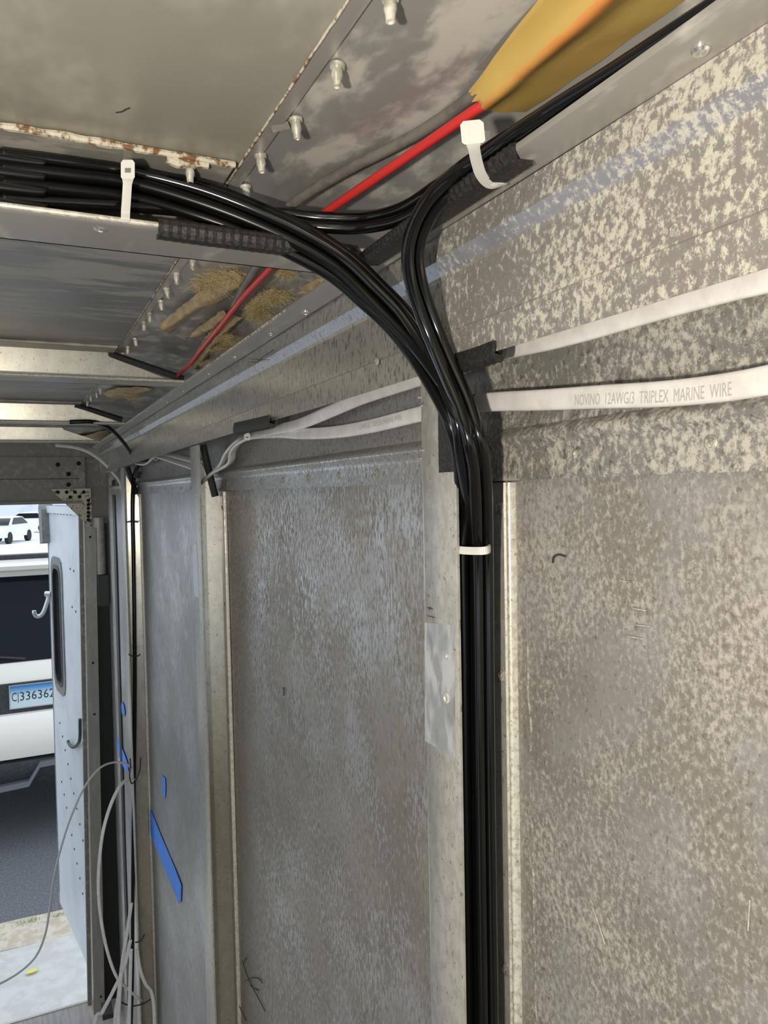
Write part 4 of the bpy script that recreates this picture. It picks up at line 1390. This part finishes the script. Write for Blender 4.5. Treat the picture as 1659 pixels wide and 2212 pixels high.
wf = put('window_frame', ring(rrect(s0 - .02, s1 + .02, w1 - .015, w0 + .015, .07, .004), rrect(s0 + .03, s1 - .03, w1 + .02, w0 - .02, .05, .004), -nD * .03), M_DOORGREY, parent=DOOR, angle=30)
put('gasket', ring(rrect(s0 + .028, s1 - .028, w1 + .018, w0 - .018, .052, .006), rrect(s0 + .05, s1 - .05, w1 + .034, w0 - .034, .045, .006), -nD * .012), M_GASKET, parent=wf, angle=30)
mbx = MB().plate([dp(s0, w1, -.016), dp(s1, w1, -.016), dp(s1, w0, -.016), dp(s0, w0, -.016)], -nD * .005)
put('pane', mbx, M_GLASS, parent=wf, smooth=False)
put('weather_strip', MB().plate([dp(.985, zb_ + .05, .001), dp(1.006, zb_ + .05, .001), dp(1.006, zt_ - .1, .001), dp(.985, zt_ - .1, .001)], -nD * .04), M_DOORGREY, parent=DOOR, smooth=False)
put('edge_guard', MB().plate([dp(.93, ZC - .19, .03), dp(1.03, ZC - .20, .03), dp(1.05, ZC - .04, .03), dp(1.0, ZC - .02, .03), dp(.95, ZC - .05, .03)], -nD * .05), M_DOORGREY, parent=DOOR, smooth=False)
put('top_cap', MB().plate([dp(.0, zt_, .008), dp(.97, zt_, .008), dp(.97, zt_ - .03, .008), dp(.0, zt_ - .03, .008)], -nD * .05), M_DOOR, parent=DOOR, smooth=False)
for s, z in [(.75 - .022 * k * 4, -.065) for k in range(6)] + [(.36, -.275), (.27, -.278), (.34, -.42), (.25, -.43)]:
    put('rivet', MB().lathe(dp(s, ZC + z, .0), nD, [(0, .005), (.002, .004), (.003, .001)], 8), M_DARKSTEEL, parent=DOOR)
for k in range(9):
    for (sa, sb, za, zb) in ((.80, .25, -.95, -1.30), (.80, .30, -1.2, -1.52)):
        put('rivet', MB().lathe(dp(lerp(sa, sb, k / 8), ZC + lerp(za, zb, k / 8), 0), nD, [(0, .0055), (.002, .004), (.003, .001)], 8), M_GASKET, parent=DOOR)
# hooks on the door
Yh = 3.60
hk = [P(103, 1281, Y=Yh), P(104, 1292, Y=Yh), P(100, 1306, Y=Yh), P(94, 1322, Y=Yh), P(87, 1330, Y=Yh), P(79, 1331, Y=Yh), P(74, 1325, Y=Yh), P(74, 1319, Y=Yh)]
h = cable('door_hook', cr(hk, 8), .0085, M_STEEL, 'bright bent steel hook hanging from the outer edge of the open door', 'hook')
put('hook_pivot', MB().lathe(P(104, 1283, Y=Yh), RIGHT, [(-.012, .012), (.012, .012)], 10), M_STEEL, parent=h)
Yj = 3.15


def dplane(px, py, off=.012):
    d = ray(px, py)
    q = Hh + nD * off
    t = (Vector((q.x, q.y, 0)) - CAM).dot(nD) / d.dot(nD)
    return CAM + d * t


jk = [dplane(173, 1553), dplane(173, 1570), dplane(173, 1588), dplane(171, 1602), dplane(165, 1611), dplane(157, 1614), dplane(150, 1608), dplane(147, 1601)]
cable('door_hook', cr(jk, 8), .006, M_DARKSTEEL, 'dark J shaped hook on the lower face of the open door', 'hook')

# threshold edge
put('floor_edge', MB().box((XL, 2.882, ZC + ZFLOOR - .06), (.19, 2.892, ZC + ZFLOOR + .003)), M_BEAD, parent=FLOOR, smooth=False)
put('hinge_block', MB().box(tuple(P(222, 2205, Y=2.55)), tuple(P(240, 2160, Y=2.62))), M_DARKSTEEL, label='small dark metal block at the foot of the rear post', cat='bracket', smooth=False)

# ================================================================== SUV OUTSIDE
YS = 5.90


def zs(py):
    return P(55, py, Y=YS).z


suv_x = .02
SUV = thing('parked_suv', 'cream white SUV parked outside, seen from behind through the doorway', 'car', (suv_x, YS + 2.5, 0))
hw = .98
z_roof, z_gl0, z_gl1 = zs(1222), zs(1250), zs(1438)
z_bt, z_bb, z_vb = zs(1535), zs(1640), zs(1712)


def slab(prof, half, half2=None, mi=0, x0=None):
    """profile (y,z) extruded over the car's width; half2 = half width at z top"""
    zmin = min(p[1] for p in prof)
    zmax = max(p[1] for p in prof)
    h2 = half if half2 is None else half2
    k = len(prof)
    vs = []
    for sgn in (-1, 1):
        for y, z in prof:
            hh = lerp(half, h2, (z - zmin) / max(1e-6, zmax - zmin))
            vs.append(Vector((suv_x + sgn * hh, y, z)))
    fs = [list(range(k))[::-1], [k + i for i in range(k)]] + [(i, (i + 1) % k, (i + 1) % k + k, i + k) for i in range(k)]
    return MB().add(vs, fs)


# lower body: tailgate rear face, floor, nose
body = [(YS + .05, z_bb), (YS + .04, z_bt), (YS + .06, zs(1470)), (YS + .10, z_gl1), (YS + 3.7, z_gl1 - .02), (YS + 4.85, z_gl1 - .18), (YS + 5.0, z_gl1 - .45), (YS + 5.0, .42), (YS + .3, .36), (YS + .12, .40)]
put('body', slab(body, hw, hw * .97), M_PAINT, parent=SUV, angle=30)
cabin = [(YS + .10, z_gl1), (YS + .36, z_gl0), (YS + .46, z_roof), (YS + 2.7, z_roof + .01), (YS + 3.5, z_gl1)]
put('cabin', slab(cabin, hw * .95, hw * .80), M_PAINT, parent=SUV, angle=30)
# spoiler and dark roof strip
put('spoiler', slab([(YS + .22, z_gl0 + .045), (YS + .20, z_gl0 + .075), (YS + .48, z_roof + .012), (YS + .48, z_gl0)], hw * .80), M_PAINT, parent=SUV, angle=30)
put('roof_strip', slab([(YS + .50, z_roof - .02), (YS + .50, z_roof + .045), (YS + .62, z_roof + .045), (YS + .62, z_roof - .02)], hw * .78), M_CARBLACK, parent=SUV, smooth=False)
# rear window proud of the cabin's sloping tail
def tail(y_t, t, off):
    """point on the tail plane: t 0 bottom .. 1 top of the glass"""
    return (YS + .10 + .26 * t - off, lerp(z_gl1, z_gl0, t))


gl = [tail(0, .02, .006), tail(0, .98, .006), tail(0, .98, -.01), tail(0, .02, -.01)]
put('rear_window', slab(gl, hw * .80, hw * .70), M_CARGLASS, parent=SUV, smooth=False)
put('wiper', MB().tube([Vector((suv_x - .02, YS + .10, z_gl1 + .03)), Vector((suv_x - .45, YS + .12, z_gl1 + .10))], .010, 6), M_CARBLACK, parent=SUV)
for sx in (-1, 1):
    for (ya, yb) in ((YS + .55, YS + 1.35), (YS + 1.42, YS + 2.2), (YS + 2.28, YS + 3.1)):
        xa, xb = suv_x + sx * hw * .945, suv_x + sx * hw * .83
        put('side_window', MB().plate([Vector((xa, ya, z_gl1 + .04)), Vector((xa, yb, z_gl1 + .04)), Vector((xb, yb - .12, z_gl0 - .02)), Vector((xb, ya, z_gl0 - .02))], (sx * .012, 0, 0)), M_CARGLASS, parent=SUV, smooth=False)
    put('tail_lamp', MB().box((min(suv_x + sx * .80, suv_x + sx * .985), YS + .035, z_bt + .05), (max(suv_x + sx * .80, suv_x + sx * .985), YS + .25, z_gl1 - .02)), M_TAIL, parent=SUV, smooth=False)
    put('door_mirror', MB().box((min(suv_x + sx * .97, suv_x + sx * 1.18), YS + 3.25, z_gl1), (max(suv_x + sx * .97, suv_x + sx * 1.18), YS + 3.35, z_gl1 + .16)), M_PAINT, parent=SUV, smooth=False)
    for yw_ in (YS + .95, YS + 4.0):
        c_ = Vector((suv_x + sx * (hw - .12), yw_, .38))
        wv = put('wheel', MB().lathe(c_ - Vector((.13, 0, 0)), (1, 0, 0), [(0, .22), (0, .35), (.02, .38), (.24, .38), (.26, .35), (.26, .22)], 28), M_TYRE, parent=SUV)
        put('rim', MB().lathe(c_ - Vector((.132, 0, 0)), (1, 0, 0), [(0, .05), (.0, .21), (.264, .21), (.264, .05)], 20), M_WHEEL, parent=wv)
put('windscreen', MB().plate([Vector((suv_x - .72, YS + 3.44, z_gl1 + .04)), Vector((suv_x + .72, YS + 3.44, z_gl1 + .04)), Vector((suv_x + .66, YS + 2.76, z_roof - .03)), Vector((suv_x - .66, YS + 2.76, z_roof - .03))], (0, .02, .02)), M_CARGLASS, parent=SUV, smooth=False)
# tailgate recess and bumper
put('plate_recess', MB().box((suv_x - .36, YS + .030, zs(1541)), (suv_x + .42, YS + .075, zs(1476))), M_CARBLACK, parent=SUV, smooth=False)
bp = [(YS + .06, zs(1640)), (YS - .02, zs(1634)), (YS - .06, zs(1600)), (YS - .05, zs(1560)), (YS - .01, zs(1541)), (YS + .06, zs(1539))]
put('bumper', slab(bp, hw, hw), M_PAINT, parent=SUV, angle=50)
pv = [(YS + .10, zs(1640)), (YS - .03, zs(1641)), (YS - .04, zs(1662)), (YS + .03, zs(1700)), (YS + .25, zs(1718)), (YS + .30, zs(1640))]
lv = put('lower_valance', slab(pv, hw * .98, hw), M_CARBLACK, parent=SUV, angle=40)
sp = MB()
xl, xm1, xm2, xr_ = P(0, 1690, Y=YS - .05).x, P(62, 1680, Y=YS - .05).x, P(86, 1645, Y=YS - .05).x, .5
for (xa, za, xb, zb) in ((suv_x - .5, zs(1690), xm1, zs(1682)), (xm1, zs(1682), xm2, zs(1645)), (xm2, zs(1645), xr_, zs(1640))):
    sp.plate([Vector((xa, YS - .075, za - .035)), Vector((xb, YS - .075, zb - .035)), Vector((xb, YS - .065, zb)), Vector((xa, YS - .065, za))], (0, .06, 0))
put('step_pad', sp, M_CARGREY, parent=lv, smooth=False)
# licence plate
pa, pb = P(21, 1483, Y=YS + .02), P(21, 1531, Y=YS + .02)
pw = .300
pz0, pz1 = pb.z, pa.z
LP = put('licence_plate', MB().box((pa.x, YS + .018, pz0), (pa.x + pw, YS + .022, pz1)), M_PLATE, parent=SUV, smooth=False, label='blue fading to white licence plate')
fr_ = MB()
for a, b_ in (((pa.x - .006, pz0 - .006), (pa.x + pw + .006, pz0)), ((pa.x - .006, pz1), (pa.x + pw + .006, pz1 + .006)), ((pa.x - .006, pz0), (pa.x, pz1)), ((pa.x + pw, pz0), (pa.x + pw + .006, pz1))):
    fr_.box((a[0], YS + .014, a[1]), (b_[0], YS + .024, b_[1]))
put('plate_frame', fr_, M_WHEEL, parent=LP, smooth=False)


def flat_text(body, x0, x1, z0, z1, y):
    vs, fs = text_mesh(body)
    return MB().add([Vector((lerp(x0, x1, u), y, lerp(z0, z1, v))) for u, v in vs], fs)


zl0, zl1 = lerp(pz0, pz1, .30), lerp(pz0, pz1, .70)
tx = MB()
tx0 = flat_text('C', pa.x + .010, pa.x + .042, zl0, zl1, YS + .0172)
tx1 = flat_text('336362', pa.x + .062, pa.x + .285, zl0, zl1, YS + .0172)
tx.add(tx0.v, tx0.f)
tx.add(tx1.v, tx1.f)
tx.box((pa.x + .049, YS + .0170, zl0 - .012), (pa.x + .053, YS + .0174, zl1))
put('plate_number', tx, M_PLATEI, parent=LP, smooth=False)

# ================================================================== FAR CARS
def far_car(x, y, heading, label, s=1.0):
    c_ = thing('parked_car', label, 'car', (x, y, 0))
    ca, sa = math.cos(heading), math.sin(heading)

    def tr(px, py, pz):
        return Vector((x + (px * ca - py * sa) * s, y + (px * sa + py * ca) * s, pz * s))

    def loft(prof, h0, h1, name, mat):
        zmin, zmax = min(p[1] for p in prof), max(p[1] for p in prof)
        k = len(prof)
        vs = []
        for sg in (-1, 1):
            for a, z in prof:
                vs.append(tr(a, sg * lerp(h0, h1, (z - zmin) / (zmax - zmin)), z))
        fs = [list(range(k))[::-1], [k + i for i in range(k)]] + [(i, (i + 1) % k, (i + 1) % k + k, i + k) for i in range(k)]
        return put(name, MB().add(vs, fs), mat, parent=c_, angle=35)
    loft([(-2.2, .35), (-2.25, .75), (-2.1, .98), (-1.2, 1.0), (1.0, .98), (2.1, .85), (2.25, .6), (2.2, .35)], .88, .84, 'body', M_CARWHITE)
    loft([(-1.75, .98), (-1.1, 1.40), (-.3, 1.47), (.35, 1.40), (1.1, .98)], .80, .62, 'cabin', M_CARWHITE)
    loft([(-1.66, 1.02), (-1.12, 1.37), (-1.08, 1.37), (-1.60, 1.02)], .70, .58, 'rear_window', M_CARGLASS)
    loft([(.42, 1.36), (1.06, 1.01), (1.10, 1.01), (.46, 1.36)], .70, .58, 'windscreen', M_CARGLASS)
    for sg in (-1, 1):
        vs = [tr(-1.45, sg * .80, 1.03), tr(.85, sg * .80, 1.03), tr(.25, sg * .66, 1.37), tr(-1.0, sg * .66, 1.37)]
        put('side_window', MB().plate(vs, (tr(0, sg * .02, 0) - tr(0, 0, 0))), M_CARGLASS, parent=c_, smooth=False)
        put('tail_lamp', MB().plate([tr(-2.26, sg * .55, .72), tr(-2.26, sg * .84, .72), tr(-2.2, sg * .84, .90), tr(-2.2, sg * .55, .90)], tr(-.02, 0, 0) - tr(0, 0, 0)), M_TAIL, parent=c_, smooth=False)
        for a in (-1.4, 1.4):
            ctr_ = tr(a, sg * .80, .32)
            ax_ = tr(0, sg * 1, 0) - tr(0, 0, 0)
            put('wheel', MB().lathe(ctr_ - ax_.normalized() * .1 * s, ax_, [(0, .2 * s), (0, .32 * s), (.2 * s, .32 * s), (.2 * s, .2 * s)], 16), M_TYRE, parent=c_)
    return c_


p = P(58, 1150, Z=-ZC)
far_car(p.x, p.y, math.radians(160), 'small white car parked far off, side on, beyond the red lamped one')
p = P(8, 1172, Z=-ZC)
far_car(p.x, p.y, math.radians(250), 'far white car with red tail lamps beyond the SUV roof')

# ================================================================== LITTER OUTSIDE
def leaf_mesh(c_, L_, w, ang):
    ca, sa = math.cos(ang), math.sin(ang)
    rows = []
    for i in range(7):
        t = i / 6
        hw_ = w * math.sin(math.pi * min(.97, max(.03, t))) ** .8
        row = []
        for j in (-1, 0, 1):
            a, b_ = (t - .5) * L_, j * hw_
            row.append(c_ + Vector((a * ca - b_ * sa, a * sa + b_ * ca, .004 + .004 * abs(j) + .004 * math.sin(t * 3))))
        rows.append(row)
    return MB().grid(rows, thick=(0, 0, .001))


put('fallen_leaf', leaf_mesh(P(69, 2102, Z=-ZC + .002), .065, .018, .2), M_LEAF, label='single yellow leaf lying on the concrete apron', cat='leaf')
for k, (a, b_, lab) in enumerate(((62, 1996, 'larger grass tuft on the dirt strip by the road'), (125, 1982, 'small grass tuft beside the open door'))):
    c_ = P(a, b_, Z=-ZC + .012)
    mbx = MB()
    for i in range(70 if k == 0 else 36):
        q = c_ + Vector((random.gauss(0, .05 if k == 0 else .025), random.gauss(0, .015), 0))
        d = Vector((random.gauss(0, .5), random.gauss(0, .5), 1)).normalized() * random.uniform(.015, .04)
        s_ = Vector((random.gauss(0, 1), random.gauss(0, 1), 0)).normalized() * .003
        mbx.add([q - s_, q + s_, q + d * .7 + s_ * .6, q + d], [(0, 1, 2), (0, 2, 3)])
    put('grass_tuft', mbx, M_GRASS, label=lab, cat='grass', smooth=False, kind='stuff')

# ================================================================== PEN MARKS (flat ink on metal)
def ink(strokes, parent, X=None, r=.00035, Y=None, Z=None, mat=None, name='pen_mark'):
    mbx = MB()
    for st in strokes:
        mbx.tube(cr([P(a, b_, X=X, Y=Y, Z=Z) for a, b_ in st], 4), r, 4)
    put(name, mbx, mat or M_PEN, parent=parent)


ink([[(523, 2073), (535, 2110), (552, 2145), (573, 2185)], [(528, 2120), (545, 2112), (560, 2115), (567, 2124)], [(540, 2128), (548, 2135), (560, 2140)], [(533, 2068), (527, 2080)], [(515, 2170), (532, 2205)]], WALL, X=XW - .0025, r=.0006)
ink([[(1194, 1216), (1196, 1204), (1206, 1198), (1221, 1202)]], WALL, X=XW - .0015, r=.0006)
ink([[(537, 774), (560, 777), (582, 777)], [(535, 782), (556, 781), (566, 772), (592, 756)]], HEADER, X=.2165, r=.0003)
ink([[(922, 1312), (935, 1316)], [(924, 1330), (938, 1334)], [(930, 1311), (926, 1318)]], PO[0], X=XF - .0003, r=.00025)
ink([[(250, 243), (263, 241), (272, 236), (280, 233)]], CEIL, Z=ZROOF - .0002, r=.0004)
# nick on the middle sheet
ink([[(612, 1485), (614, 1492), (613, 1502)]], WALL, X=XW - .0022, r=.0007)

# bright scratches and a crusted run mark on the near sheet
for st in ([(1281, 1960), (1294, 2000), (1307, 2040)], [(1338, 1253), (1356, 1256)], [(1368, 1314), (1396, 1319)], [(1374, 1350), (1404, 1353)], [(1356, 1374), (1388, 1380)], [(1620, 1944), (1616, 2010)]):
    ink([st], WALL, X=XW - .0012, r=.0003, mat=M_BEAD, name='scratch')
run = [P(1138 + 22 * (t / 14) + 6 * mnoise.noise(Vector((t * .9, 1, 1))), 1300 + 920 * t / 14, X=XW - .0004) for t in range(15)]
put('dried_run', lumpy(cr(run, 6), .0009, 21), M_UPPER, parent=WALL)
